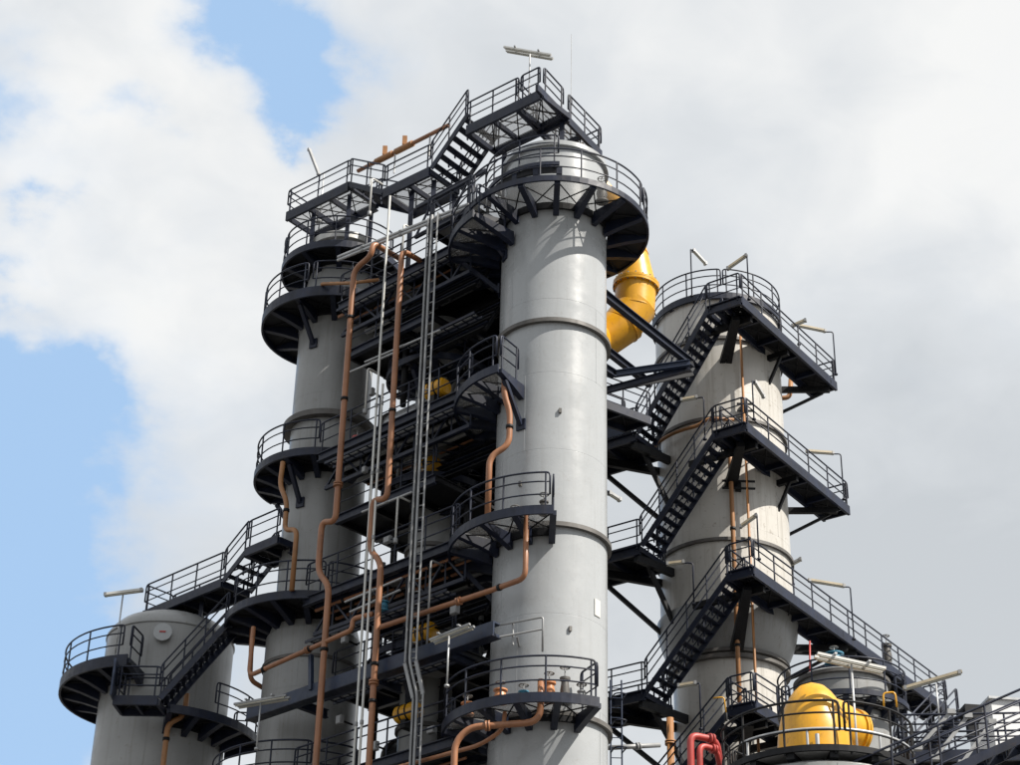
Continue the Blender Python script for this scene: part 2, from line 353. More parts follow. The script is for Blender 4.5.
def column_shell(th, cx, cy, R, z0, z1, m, course=2.6, name='shell_course'):
    z = z0
    while z < z1 - .05:
        t = min(z1, z + course); t = z1 if z1 - t < .6 else t
        lathe(th, name, cx, cy, [(R - .004, z), (R, z + .010), (R, t - .010), (R - .004, t)], m, 72)
        a = random.uniform(-1.4, 1.4); d = dirv(a); box(th, 'weld_seam', V((cx, cy, (z + t) / 2)) + d * R, V((-d.y, d.x, 0)), (.03, .012, t - z - .04), m); z = t
def flange(th, cx, cy, R, z, w=.14, hgt=.12, m='ring', name='stiffener_ring'): return lathe(th, name, cx, cy, [(R - .01, z - hgt / 2), (R + w, z - hgt / 2), (R + w, z + hgt / 2), (R - .01, z + hgt / 2)], m, 72)
def pipe(label, pts, r_, m='brown', br=None, clamps=(), flanges=(), cat='pipe', name='process_pipe', n=12, group=None):
    r = r_ * (.78 if m in ('brown', 'brown2') else 1); pts = [V(p) for p in pts]; low = min(pts, key=lambda p: p.z); th = T(name, label, cat, low, group)
    o = tube(th, 'pipe_run', pts, r, m, br or r * 3.4, n)
    for (i, t) in clamps:                        # band clamp at fraction t of segment i
        a, b = pts[i], pts[i + 1]; c = a.lerp(b, t); d = (b - a).normalized(); bar(o, 'clamp', c - d * .05, c + d * .05, r * 1.25, 'black', 12)
    for (i, t) in flanges:
        a, b = pts[i], pts[i + 1]; c = a.lerp(b, t); d = (b - a).normalized(); bar(o, 'flange', c - d * .07, c - d * .008, r * 1.55, m, 16); bar(o, 'flange', c + d * .008, c + d * .07, r * 1.55, m, 16)
    return th
def strip_lamp(label, base, top, ends, double=False, col='white', arm=None, pole='galv', name='strip_lamp'):
    """a fluorescent strip lamp: pole from base to top, housing between the two ends"""
    th = T(name, label, 'lamp', base, 'strip lamps on poles'); base, top = V(base), V(top)
    pts = [base, top] + ([V(arm)] if arm is not None else [])
    tube(th, 'lamp_pole', pts, .026, pole, .1, 8)
    bar(th, 'pole_base', base, base + (top - base).normalized() * .06, .07, pole, 8)
    a, b = V(ends[0]), V(ends[1]); c, x, y, z, l = frame(a, b)
    offs = (-.10, .10) if double else (0,)
    for o in offs:
        hs = beam(th, 'lamp_housing', a + x * o + V((0, 0, .05)), b + x * o + V((0, 0, .05)), .08 if double else .13, .06 if double else .08, col, 'box')
        bar(hs, 'lamp_tube', a.lerp(b, .03) + x * o - V((0, 0, .005)), a.lerp(b, .97) + x * o - V((0, 0, .005)), .032 if double else .045, 'lens', 8)
    if double:
        for t in (.25, .75): box(th, 'lamp_bracket', a.lerp(b, t) + V((0, 0, .11)), x, (.42, .06, .04), pole)
    else:
        for t in (.04, .96): box(th, 'end_cap', a.lerp(b, t) + V((0, 0, .04)), x, (.15, .08, .12), 'galvd')
    return th
def exchanger(label, p, q, r, m='lagging', cat='heat exchanger', saddle=True, name='heat_exchanger'):
    p, q = V(p), V(q); d = (q - p); l = d.length; dn = d / l; th = T(name, label, cat, (p + q) / 2 - V((0, 0, r + .25)))
    lathe_axis(th, 'shell', p, d, [(r, 0), (r, l)], m, 28)
    for e, s in ((p, -1), (q, 1)):
        lathe_axis(th, 'head', e, dn * s, [(r * 1.0, 0.02), (r * .97, .12), (r * .8, .25), (r * .45, .34), (.03, .38)], m, 28)
        lathe_axis(th, 'flange', e - dn * s * .1, dn * s, [(r * 1.14, 0), (r * 1.14, .1)], 'ring', 28)
    if saddle:
        for t in (.25, .75): box(th, 'saddle', p.lerp(q, t) - V((0, 0, r + .06)), dn, (.15, r * 1.5, .4), 'black')
    return th

# ------------------------------------------------------------------ plan of the plant
A = V((-6.05, 58, 0)); B = V((1.28, 51, 0)); Cc = V((7.79, 63, 0)); Dd = V((-11.12, 61, 0))
W = (B - A).normalized(); NN = V((W.y, -W.x, 0)); UU = -NN        # W runs from A to B, NN faces the camera side, UU runs away from it
def PW(x, y, off): d = ray(x, y); return EYE + d * ((A + NN * off - EYE).dot(NN) / d.dot(NN))
RU = 1.31; RA, RB, RC, RD = 1.50, 1.64, 2.32, 2.10

g = bpy.data.meshes.new('ground'); g.from_pydata([(-1500, -1500, 0), (1500, -1500, 0), (1500, 3000, 0), (-1500, 3000, 0)], [], [(0, 1, 2, 3)]); g.materials.append(MT['ground'])
go = bpy.data.objects.new('ground', g); COL.objects.link(go); go['kind'] = 'structure'; go['label'] = 'concrete yard of the plant'

# ================================================================== the three columns and the domed vessel
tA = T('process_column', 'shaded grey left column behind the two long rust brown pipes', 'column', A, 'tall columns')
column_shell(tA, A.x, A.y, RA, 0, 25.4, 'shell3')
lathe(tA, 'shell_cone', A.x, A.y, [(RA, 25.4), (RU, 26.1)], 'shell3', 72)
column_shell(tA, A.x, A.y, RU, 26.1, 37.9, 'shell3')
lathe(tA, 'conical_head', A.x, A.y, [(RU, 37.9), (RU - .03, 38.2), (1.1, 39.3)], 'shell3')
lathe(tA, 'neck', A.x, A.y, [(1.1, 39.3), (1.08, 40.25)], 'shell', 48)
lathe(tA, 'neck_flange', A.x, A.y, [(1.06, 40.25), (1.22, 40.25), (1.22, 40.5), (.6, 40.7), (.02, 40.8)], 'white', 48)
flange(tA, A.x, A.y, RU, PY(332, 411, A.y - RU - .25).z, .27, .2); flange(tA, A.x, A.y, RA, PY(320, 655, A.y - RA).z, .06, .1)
flange(tA, A.x, A.y, RA, 12.0)
tB = T('process_column', 'bright silver grey middle column, the largest and nearest, between the platforms', 'column', B, 'tall columns')
column_shell(tB, B.x, B.y, RB, 0, 36.9, 'shell', 2.55)
lathe(tB, 'top_drum', B.x, B.y, [(RB - .04, 36.9), (RB - .04, 38.85)], 'shell')
lathe(tB, 'drum_flange', B.x, B.y, [(RB - .06, 38.85), (RB + .08, 38.85), (RB + .08, 39.02), (RB - .3, 39.08)], 'shell')
lathe(tB, 'domed_head', B.x, B.y, [(RB - .3, 39.08), (RB - .45, 39.2), (.9, 39.4), (.4, 39.5), (.02, 39.55)], 'ring')
for y in (319, 523, 712): flange(tB, B.x, B.y, RB, PY(549, y, B.y - RB - .1).z, .13, .13)
for (x, y) in ((560, 411), (570, 628), (521, 480)):                # name plates and lifting lugs on the shell
    P = PY(x, y, B.y - RB); a = math.asin(max(-1, min(1, (P.x - B.x) / RB)))
    dd = dirv(a); pt = V((B.x, B.y, P.z)) + dd * (RB + .02); box(tB, 'lug', pt, V((-dd.y, dd.x, 0)), (.08, .1, .14), 'ring')
P = PY(597, 612, B.y - RB * .45); a = math.asin((P.x - B.x) / RB * .99) if abs(P.x - B.x) < RB else 1.3; dd = dirv(a); box(tB, 'name_plate', V((B.x, B.y, P.z)) + dd * (RB + .012), V((-dd.y, dd.x, 0)), (.26, .02, .5), 'white')
tC = T('process_column', 'wide cream column on the right wrapped by zigzag stairs', 'column', Cc, 'tall columns')
zc0 = PY(729, 650, Cc.y - 1.93).z; zc1 = zc0 + 1.55
column_shell(tC, Cc.x, Cc.y, 1.92, 0, zc0, 'shell2', 2.6)
lathe(tC, 'tapered_section', Cc.x, Cc.y, [(1.92, zc0), (1.99, zc0 + .12), (2.14, zc0 + .4), (2.28, zc0 + .75), (2.38, zc0 + 1.1), (2.44, zc1 - .1), (2.45, zc1), (2.45, zc1 + .1), (RC, zc1 + .16)], 'shell3', 72)
flange(tC, Cc.x, Cc.y, 1.93, zc0, .17, .12); flange(tC, Cc.x, Cc.y, 1.93, zc0 - .22, .17, .12)
zCtop = PY(718, 298, Cc.y - RC).z
column_shell(tC, Cc.x, Cc.y, RC, zc1 + .16, zCtop, 'shell2', 2.7)
lathe(tC, 'domed_head', Cc.x, Cc.y, [(RC, zCtop), (RC - .1, zCtop + .15), (1.6, zCtop + .5), (.8, zCtop + .68), (.02, zCtop + .72)], 'shell2', 64)
for y in (338, 418, 539): flange(tC, Cc.x, Cc.y, RC, PY(721, y, Cc.y - RC).z, .10, .12)
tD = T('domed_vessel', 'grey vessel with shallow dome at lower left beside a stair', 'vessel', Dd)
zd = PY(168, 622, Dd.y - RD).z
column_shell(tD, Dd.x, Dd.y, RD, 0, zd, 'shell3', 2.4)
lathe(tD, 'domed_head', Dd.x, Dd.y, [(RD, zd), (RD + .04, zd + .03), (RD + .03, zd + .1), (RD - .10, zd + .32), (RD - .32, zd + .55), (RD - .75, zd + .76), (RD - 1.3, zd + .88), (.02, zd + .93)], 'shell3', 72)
mh = PY(163, 633, Dd.y - RD - .1); mdir = (V((mh.x, mh.y, 0)) - Dd).normalized()
mo = lathe_axis(tD, 'manhole', mh - mdir * .25, mdir, [(.24, 0), (.24, .3), (.30, .3), (.30, .36), (.02, .37)], 'shell', 28)
box(mo, 'manhole_mark', mh + mdir * .13, V((-mdir.y, mdir.x, 0)), (.2, .02, .05), 'red')

# ================================================================== platforms on B
ROB = 2.92
zB1 = PY(560, 178, B.y - ROB).z; zB2 = PY(503, 366, B.y - ROB * .83).z; zB3 = PY(547, 507, B.y - ROB).z; zB4 = PY(540, 694, B.y - ROB).z
ring_platform('round railed platform ringing the top of the middle column', B.x, B.y, zB1, RB + .06, ROB + .05, -180, 180, 16, [(-62, 66), (69, 178)], lambda a: 'grate' if -70 < a < 45 else 'plate', (5,), rimh=.13)
ring_platform('narrow upper railed step around the white drum of the middle column', B.x, B.y, zB1 + 1.05, 2.12, 2.25, -95, 2, 5, [(-94, 1)], 'grate', False, rimh=.06, xb=False)
ring_platform('short corner platform on the middle column just under its upper flange', B.x, B.y, zB2, RB + .06, ROB, -128, -34, 5, [(-125, -36)], 'grate', (5,))
ring_platform('half round platform on the middle column at mid height with end post', B.x, B.y, zB3, RB + .06, ROB, -130, 0, 6, [(-128, -2)], 'grate', (1,))
ring_platform('lowest half round platform on the middle column holding small orange valves', B.x, B.y, zB4, RB + .06, ROB - .02, -130, 26, 7, [(-128, 24)], 'grate', (0,))

# ================================================================== platforms on A
zA1 = 37.2; zA1b = 39.4; zA2 = PY(325, 449, A.y - 2.37).z; zA3 = PY(296, 592, A.y - 2.85).z; zA4 = PY(280, 775, A.y - 2.8).z
ring_platform('wide dark platform round the head of the left column', A.x, A.y, zA1, RU + .06, 2.62, -180, 180, 12, [(-140, -78), (-74, -20), (-16, 70)], 'plate', (5,), m='navy', rimh=.3)
ring_platform('small upper ring platform at the neck of the left column', A.x, A.y, zA1b, 1.15, 2.12, -180, 180, 10, [(-130, -70), (-66, 60)], 'plate', False)
ring_platform('curved platform on the left column above a short ochre pipe', A.x, A.y, zA2, RU + .06, 2.37, -125, 42, 7, [(-122, -2)], 'plate', (0, 4), endrails=(True, False))
ring_platform('curved platform on the left column where the stair from the domed vessel ends', A.x, A.y, zA3, RU + .06, 2.85, -110, 42, 7, [(-60, 10), (12, 40)], 'plate', endrails=(False, False))
ring_platform('lowest curved platform on the left column at the picture edge', A.x, A.y, zA4, RA + .06, 2.80, -110, 42, 7, [(-108, 10), (12, 40)], 'plate')

# ================================================================== decks bridging A and B (the dark steelwork between the columns)
dist = (B - A).length
def deck_between(label, z, s0, s1, f, b, front_rail=True, m='navy', extra=()):
    th = T('bridge_deck', label, 'deck', A + W * (s0 + s1) / 2 + NN * (f + b) / 2 + V((0, 0, z - .4)), 'dark decks between the two columns')
    p = A + W * s0 + NN * f + V((0, 0, z)); q = A + W * s1 + NN * f + V((0, 0, z)); wv = UU * (f - b)
    n = max(1, round((s1 - s0) / 1.4)); k = max(2, round((f - b) / 1.6))
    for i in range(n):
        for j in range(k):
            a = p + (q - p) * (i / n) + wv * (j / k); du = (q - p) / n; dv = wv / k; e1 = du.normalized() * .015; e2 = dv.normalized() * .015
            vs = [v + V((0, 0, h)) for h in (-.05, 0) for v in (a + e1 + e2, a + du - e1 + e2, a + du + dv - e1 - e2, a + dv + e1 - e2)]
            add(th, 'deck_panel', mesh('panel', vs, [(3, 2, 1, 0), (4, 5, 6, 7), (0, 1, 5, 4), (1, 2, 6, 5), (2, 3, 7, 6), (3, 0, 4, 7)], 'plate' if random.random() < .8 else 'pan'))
    dz = V((0, 0, -.06))
    for j in range(k + 1): beam(th, 'long_beam', p + wv * (j / k) + dz * 3, q + wv * (j / k) + dz * 3, .16, .30, m, 'ibeam')
    for i in range(n + 1):
        a = p + (q - p) * (i / n); beam(th, 'joist', a + dz * 2.6, a + wv + dz * 2.6, .1, .2, 'black', 'ibeam')
    if front_rail: railing(th, [p, q], 1.1, 1.25, m)
    railing(th, [p + wv, q + wv], 1.1, 1.4, m)
    return th
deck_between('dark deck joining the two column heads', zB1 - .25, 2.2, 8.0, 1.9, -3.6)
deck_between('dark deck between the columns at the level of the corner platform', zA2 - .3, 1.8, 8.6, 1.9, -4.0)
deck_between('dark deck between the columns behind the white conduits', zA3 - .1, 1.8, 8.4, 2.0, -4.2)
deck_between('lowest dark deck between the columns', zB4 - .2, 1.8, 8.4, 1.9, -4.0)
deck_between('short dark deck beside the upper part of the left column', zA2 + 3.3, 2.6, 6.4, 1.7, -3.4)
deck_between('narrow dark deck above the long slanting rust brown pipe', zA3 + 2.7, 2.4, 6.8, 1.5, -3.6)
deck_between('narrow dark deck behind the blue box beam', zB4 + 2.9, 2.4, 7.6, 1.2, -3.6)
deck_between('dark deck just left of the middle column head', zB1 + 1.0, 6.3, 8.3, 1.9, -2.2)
ring_platform('dark deck wing left of the round platform on the middle column', B.x, B.y, zB1 - .75, RB + .1, 3.3, -128, -50, 5, [(-126, -52)], 'grate', (2,), rimh=.2)
for lab, z0, s0, s1, f in (('under the head deck', zB1 - 1.9, 4.6, 8.3, 1.5), ('just under the wing left of the middle column', zB1 - 3.3, 5.0, 8.3, 1.1), ('below the corner platform', zA2 - 2.2, 5.2, 8.4, .6), ('behind the mid height platform', zA3 - 2.0, 4.8, 8.4, .8)):
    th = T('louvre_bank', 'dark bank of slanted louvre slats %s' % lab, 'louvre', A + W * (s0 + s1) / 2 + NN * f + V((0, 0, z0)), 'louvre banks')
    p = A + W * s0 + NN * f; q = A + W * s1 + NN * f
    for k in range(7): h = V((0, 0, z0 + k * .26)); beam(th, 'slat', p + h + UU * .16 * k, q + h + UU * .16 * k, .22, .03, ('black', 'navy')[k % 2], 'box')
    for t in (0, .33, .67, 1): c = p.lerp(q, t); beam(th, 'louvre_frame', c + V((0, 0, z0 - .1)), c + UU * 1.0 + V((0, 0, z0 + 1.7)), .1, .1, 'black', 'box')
for lab, z0, f, n in (('the head deck', zB1 - .62, 1.7, 5), ('the corner level deck', zA2 - .72, 1.6, 5), ('the mid level deck', zA3 - .5, 1.7, 5), ('the lowest deck', zB4 - .6, 1.6, 4)):
    for k in range(n):
        p = A + W * 2.0 + NN * (f - k * .42) + V((0, 0, z0)); r = random.choice((.05, .07, .09)); mm = random.choice(('galvd', 'galvd', 'brown', 'black'))
        pipe('%s %s pipe slung along the underside of %s' % (('outermost', 'second', 'third', 'fourth', 'innermost')[k], {'galvd': 'grey', 'brown': 'rust brown', 'black': 'black'}[mm], lab), [p, p + W * 6.2], r, mm, clamps=((0, .2), (0, .5), (0, .8)), n=8, group='pipes slung under the decks')
# steel frame that carries the decks
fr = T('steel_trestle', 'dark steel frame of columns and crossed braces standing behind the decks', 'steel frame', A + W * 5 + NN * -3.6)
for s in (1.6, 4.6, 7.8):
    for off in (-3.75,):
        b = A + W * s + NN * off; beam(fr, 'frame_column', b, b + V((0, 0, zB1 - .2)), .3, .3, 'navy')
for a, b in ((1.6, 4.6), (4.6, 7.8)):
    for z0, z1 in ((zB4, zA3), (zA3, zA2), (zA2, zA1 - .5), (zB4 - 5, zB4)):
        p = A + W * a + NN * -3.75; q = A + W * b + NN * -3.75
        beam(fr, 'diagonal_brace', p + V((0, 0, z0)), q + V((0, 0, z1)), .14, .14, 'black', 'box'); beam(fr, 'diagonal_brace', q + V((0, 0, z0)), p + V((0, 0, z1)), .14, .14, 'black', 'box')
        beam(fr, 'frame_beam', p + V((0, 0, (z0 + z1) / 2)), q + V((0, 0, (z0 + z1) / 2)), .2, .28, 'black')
# exchangers and vessels in the dark between the decks
def AP(s, off, z): return A + W * s + NN * off + V((0, 0, z))
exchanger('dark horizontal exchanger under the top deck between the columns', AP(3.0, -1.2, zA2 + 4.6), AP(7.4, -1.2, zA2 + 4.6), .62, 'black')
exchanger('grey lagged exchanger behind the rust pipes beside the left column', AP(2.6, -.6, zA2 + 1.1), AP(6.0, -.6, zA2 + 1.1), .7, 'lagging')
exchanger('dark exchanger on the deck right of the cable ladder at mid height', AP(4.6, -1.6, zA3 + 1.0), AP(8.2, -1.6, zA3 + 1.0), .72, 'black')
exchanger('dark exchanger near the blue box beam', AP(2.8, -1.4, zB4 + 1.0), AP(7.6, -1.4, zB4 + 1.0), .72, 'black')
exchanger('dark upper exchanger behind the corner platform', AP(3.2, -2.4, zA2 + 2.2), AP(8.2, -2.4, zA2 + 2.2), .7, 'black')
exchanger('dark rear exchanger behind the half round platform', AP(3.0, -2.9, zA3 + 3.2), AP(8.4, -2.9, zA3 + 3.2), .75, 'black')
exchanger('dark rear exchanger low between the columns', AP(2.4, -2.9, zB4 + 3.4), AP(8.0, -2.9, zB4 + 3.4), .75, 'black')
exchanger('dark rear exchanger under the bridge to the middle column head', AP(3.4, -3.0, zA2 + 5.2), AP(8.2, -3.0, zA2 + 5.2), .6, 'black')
tt = T('dark_duct', 'black upright duct in the shade left of the middle column', 'duct', AP(7.2, -2.2, 0))
lathe(tt, 'duct_shell', tt.o.location.x, tt.o.location.y, [(.75, 0), (.75, zB1 - 1.2), (.5, zB1 - .6)], 'black', 32)
for z in (18, 23, 28, 33): flange(tt, tt.o.location.x, tt.o.location.y, .75, z, .1, .1)
G = AP(4.7, -.55, 0); RG = .78
tG = T('slender_column', 'slender mottled grey column half hidden between the two big columns', 'column', G)
column_shell(tG, G.x, G.y, RG, 0, zB1 - 1.3, 'shell3', 2.4)
lathe(tG, 'domed_head', G.x, G.y, [(RG, zB1 - 1.3), (RG * .9, zB1 - 1.05), (RG * .5, zB1 - .85), (.02, zB1 - .8)], 'shell3', 48)
for z in (21.5, 24, 27.3, 29.5, 33.6): flange(tG, G.x, G.y, RG, z, .1, .12)
for lab, z, r in (('highest', zA2 + 2.35, 1.75), ('second', zA2 - 1.9, 1.7), ('third', zA3 - 2.2, 1.7)):
    ring_platform('%s ring platform on the slender column between the big columns' % lab, G.x, G.y, z, RG + .05, r, -120, 110, 8, [(-118, -20), (-15, 108)], 'grate', (3,), rimh=.16)
# open lattice girders and cable trays along the deck fronts
def lattice(label, s0, s1, off, z, h=.9):
    th = T('lattice_girder', label, 'girder', AP((s0 + s1) / 2, off, z), 'lattice girders between the columns'); n = max(3, round((s1 - s0) / .8))
    for zz in (z, z + h): beam(th, 'chord', AP(s0, off, zz), AP(s1, off, zz), .1, .12, 'navy', 'channel')
    for k in range(n):
        a, b = s0 + (s1 - s0) * k / n, s0 + (s1 - s0) * (k + 1) / n
        beam(th, 'lacing', AP(a, off, z + (h if k % 2 else 0)), AP(b, off, z + (0 if k % 2 else h)), .06, .06, 'navy', 'box'); beam(th, 'upright', AP(b, off, z), AP(b, off, z + h), .05, .05, 'navy', 'box')
lattice('lattice girder right under the head deck', 2.3, 8.2, 1.75, zB1 - 1.5)
lattice('lattice girder below the corner level deck', 2.0, 8.4, 1.7, zA2 - 1.55)
lattice('lattice girder below the mid level deck', 2.0, 8.4, 1.7, zA3 - 1.3)
lattice('lattice girder over the head deck left of the middle column', 5.0, 8.2, 1.2, zB1 + 1.5, 1.2)
def tray(label, s0, s1, off, z):
    th = T('cable_tray', label, 'cable tray', AP((s0 + s1) / 2, off, z), 'level cable trays')
    for o in (0, .36): beam(th, 'tray_side', AP(s0, off - o, z), AP(s1, off - o, z), .03, .09, 'navy', 'box')
    n = round((s1 - s0) / .4)
    for k in range(n): t = s0 + (s1 - s0) * (k + .5) / n; beam(th, 'tray_rung', AP(t, off, z - .02), AP(t, off - .36, z - .02), .03, .03, 'navy', 'box')
    for k, m_ in enumerate(('black', 'galvd', 'navy')): bar(th, 'cable', AP(s0 + .1, off - .08 - k * .09, z + .02), AP(s1 - .1, off - .08 - k * .09, z + .02), .03, m_, 6)
tray('level cable tray under the head deck', 2.4, 8.0, 2.15, zB1 - .75)
tray('level cable tray under the corner level deck', 2.4, 8.2, 2.15, zA2 - .95)
tray('level cable tray behind the slanting rust pipe', 2.2, 8.2, 2.2, zA3 - 1.75)
tray('level cable tray above the lowest deck', 2.6, 8.0, 1.6, zB4 + 2.3)
tray('short cable tray above the corner level deck', 5.0, 8.2, 1.5, zA2 + 2.6)
# small lit boxes and instruments on the decks
for k, (x, y, off) in enumerate(((455, 268, 1.9), (462, 300, 1.2), (408, 330, 1.9), (372, 392, 1.9), (395, 372, 1.3), (455, 440, 1.5), (365, 470, 1.9), (440, 508, 1.8), (388, 540, 2.0), (470, 560, 1.4), (345, 640, 2.0), (455, 610, 1.9), (392, 690, 2.0), (340, 720, 2.0), (432, 730, 1.8), (376, 746, 1.9), (490, 285, 1.0), (418, 420, 1.7))):
    p = PW(x, y, off); m_ = 'galvd'
    if k in (0, 1, 2, 4, 16, 5, 9, 7, 12): continue
    wh = ('right under the middle column head', 'below the wing deck', 'between the two long rust pipes high up', 'left of the tall white conduits', 'by the highest slender column ring', 'under the corner platform', 'beside the left column at mid height', 'left of the mid height platform', 'behind the narrow offset of the right rust pipe', 'in the shade of the mid height platform', 'on the beam before the left column', 'near the blue beam end', 'under the blue beam', 'beside the left long pipe low down', 'at the foot of the cable ladder', 'low between the conduits', 'close beneath the round top platform', 'behind the cable ladder half way up')[k]
    th = T('junction_box', 'small %s junction box %s' % ({'galv': 'bright', 'white': 'white', 'galvd': 'grey', 'lagging': 'silver'}[m_], wh), 'box', p - V((0, 0, .2)), 'small boxes on the decks')
    d_ = (.15 + .06 * (k % 3), .12, .2 + .06 * (k % 2)); box(th, 'box_body', p, W, d_, m_); box(th, 'box_lid', p + NN * .07, W, (d_[0] * .86, .03, d_[2] * .86), m_)
    bar(th, 'box_bracket', p, p + UU * .5, .03, 'black', 6)
# small dim pipework threading the frame
spots = ['behind the cable ladder', 'behind the two white conduits', 'under the corner platform', 'behind the left long rust pipe', 'under the half round platform', 'above the blue box beam', 'close to the middle column', 'close to the left column', 'near the frame centre', 'at the foot of the frame', 'under the top deck', 'beside the dark exchanger']
for i in range(12):
    s = 2.6 + 5.4 * ((i * 7) % 12) / 11; off = random.uniform(-1.5, 1.1); z0 = zB4 + .3 + (i % 6) * 2.9; h = random.uniform(2.2, 4.0); r = random.uniform(.05, .11)
    s2 = s + random.choice((-1, 1)) * random.uniform(.7, 1.8); s2 = min(8.3, max(2.0, s2))
    pts = [AP(s, off, z0), AP(s, off, z0 + h), AP(s2, off, z0 + h), AP(s2, off - 1.2, z0 + h), AP(s2, off - 1.2, z0 + h + 1.0)]
    pipe('thin %s pipe bent in the shade %s' % (('dark', 'grey')[i % 2], spots[i]), pts, r, ('black', 'galvd')[i % 2], clamps=((0, .5),), flanges=((1, .4),), n=8)
# yellow insulated drums half hidden between the decks
for lab, x, y, off, l, r in (('short yellow drum with black bands left of the corner platform', 437, 390, 0.9, .75, .30), ('dim yellow drum behind the cable ladder at mid height', 428, 468, .2, .7, .33),
                             ('yellow drum with lattice shade near the blue box beam', 425, 634, .9, .7, .30), ('yellow drum at the lower deck beside the cable ladder', 408, 713, 1.2, .8, .27), ('small yellow drum beside the narrow rust pipe', 396, 590, -.4, .5, .22)):
    c = PW(x, y, off); th = T('insulated_drum', lab, 'drum', c - V((0, 0, r)), 'yellow drums between the decks')
    lathe_axis(th, 'drum_shell', c - W * l / 2, W, [(.05, -.05), (r * .8, -.02), (r, .05), (r, l - .05), (r * .8, l + .02), (.05, l + .05)], 'yellow', 24)
    for t in (.3, .62): lathe_axis(th, 'band', c - W * l / 2 + W * l * t, W, [(r + .015, 0), (r + .015, .05)], 'black', 24)
    box(th, 'saddle', c - V((0, 0, r + .1)), W, (.2, r * 1.4, .25), 'black')

# ================================================================== the walkway over the column heads
TA = rad(130); TW = V((math.sin(TA), math.cos(TA), 0)); w1 = V((-TW.y, TW.x, 0)) * 1.5; tb_ = PW(535, 95, 1.0)
q = [PV(x, y, tb_, TA) for x, y in ((287, 213), (349, 183), (384, 190), (430, 168), (467, 127), (541, 93))]
za, zb, zt = (q[0].z + q[1].z) / 2, (q[2].z + q[3].z) / 2, 42.2
def setz(p, z): return V((p.x, p.y, z))
th = T('top_walkway', 'railed walkway in steps crossing the sky over both column heads', 'walkway', setz(q[3], zb - .3))
flat_deck(th, setz(q[0], za), setz(q[1], za), w1, 'grate', depth=.32, bay=.95, ends=(True, False), rails=(True, True))
stair_flight(th, setz(q[2], zb), setz(q[1], za), w1, .24)
flat_deck(th, setz(q[2], zb), setz(q[3], zb), w1, 'grate', depth=.32, bay=1.0)
stair_flight(th, setz(q[3], zb), setz(q[4], zt), w1, .24)
zt = q[4].z; q5 = setz(q[5], zt); qa = setz(q[4], zt)
flat_deck(th, qa, q5, w1, 'grate', depth=.32, bay=1.0, rails=(False, False))
railing(th, [qa, qa.lerp(q5, .70)]); railing(th, [qa + w1, qa.lerp(q5, .55) + w1])
railing(th, [qa.lerp(q5, .73), q5 - TW * .05])
ue = PZ(601, 152, zt); ul = (ue - q5).length; ud = (ue - q5).normalized()
beam(th, 'stringer', q5 - ud * .35 - V((0, 0, .14)) + TW * .06, q5 - V((0, 0, .14)) + TW * .06, .1, .26, 'navy', 'box')
flat_deck(th, q5 + ud * .05 + TW * .03, ue, -TW * 1.1, 'grate', bay=1.1, rails=(False, True), ends=(False, True))
railing(th, [q5 + ud * .1 + TW * .03, q5 + ud * (ul * .36)]); railing(th, [q5 + ud * (ul * .44), ue])
for p, z0 in ((setz(q[1], za) - TW * .3, 39.3), (setz(q[0], za) + TW * 1.0, 39.3)):
    for o in (w1 * .25, w1): beam(th, 'support_post', p + o + V((0, 0, -.2)), V((p.x + o.x, p.y + o.y, z0)), .14, .14, 'navy', 'box')
for p, z0 in ((setz(q[3], zb) - TW * .2, zB1 - .3), (setz(q[2], zb) + TW * .9, zB1 - .3)):
    for o in (w1 * .3, w1): beam(th, 'support_post', p + o + V((0, 0, -.2)), V((p.x + o.x, p.y + o.y, z0)), .16, .16, 'navy', 'box')
for p in (qa + TW * .4, q5 - TW * .3):
    beam(th, 'support_post', p + w1 + V((0, 0, -.2)), V((p.x + w1.x, p.y + w1.y, zB1)), .16, .16, 'navy', 'box')
beam(th, 'support_post', ue - TW * .5 - ud * .3 + V((0, 0, -.2)), setz(ue - TW * .5 - ud * .3, zB1), .14, .14, 'navy', 'box')

# ================================================================== stair and landing by the domed vessel
zD = PY(114, 656, Dd.y - 3.3).z
ring_platform('curved platform on the left side of the domed vessel', Dd.x, Dd.y, zD, RD + .06, 3.4, -150, -12, 7, [(-148, -16)], 'plate', rimh=.3)
top = PY(226, 634, 57.6); bot = PY(158, 697, 57.2); top.z = zA3; wv = V((.10, .95, 0))
th = T('access_stair', 'steep stair from the front landing of the domed vessel up to the right', 'stairs', bot - V((0, 0, .2)))
stair_flight(th, bot, top, wv, .23)
zl = bot.z
flat_deck(th, bot - V((1.35, -.05, 0)), bot, wv, 'plate', bay=.7, ends=(True, False))
box(th, 'landing_panel', bot + V((-1.42, .1, .55)), V((0, 1, 0)), (.7, .06, 1.2), 'navy2')
ring_platform('dark low platform round the right side of the domed vessel', Dd.x, Dd.y, zl - .05, RD + .06, 3.25, 14, 95, 5, [(40, 94)], 'plate', endrails=(False, True))
u = [PW(x, y, 2.0) for x, y in ((144, 608), (190, 593), (222, 584), (247, 549), (279, 534))]
th = T('high_walkway', 'railed walkway climbing over the dome of the lower left vessel', 'walkway', setz(u[1], u[1].z - .3))
z0 = u[1].z
flat_deck(th, setz(u[0], z0), setz(u[2], z0), UU * 1.15, 'plate', bay=1.0, ends=(True, False))
stair_flight(th, setz(u[2], z0), setz(u[3], u[3].z), UU * 1.15, .22)
flat_deck(th, u[3], setz(u[4], u[3].z), UU * 1.15, 'plate', bay=.9)
for p in (setz(u[0], z0) + W * .8, setz(u[1], z0) + W * .1): beam(th, 'support_post', p + UU * .45 + V((0, 0, -.2)), setz(p + UU * .45, zd + .3), .12, .12, 'navy', 'box')
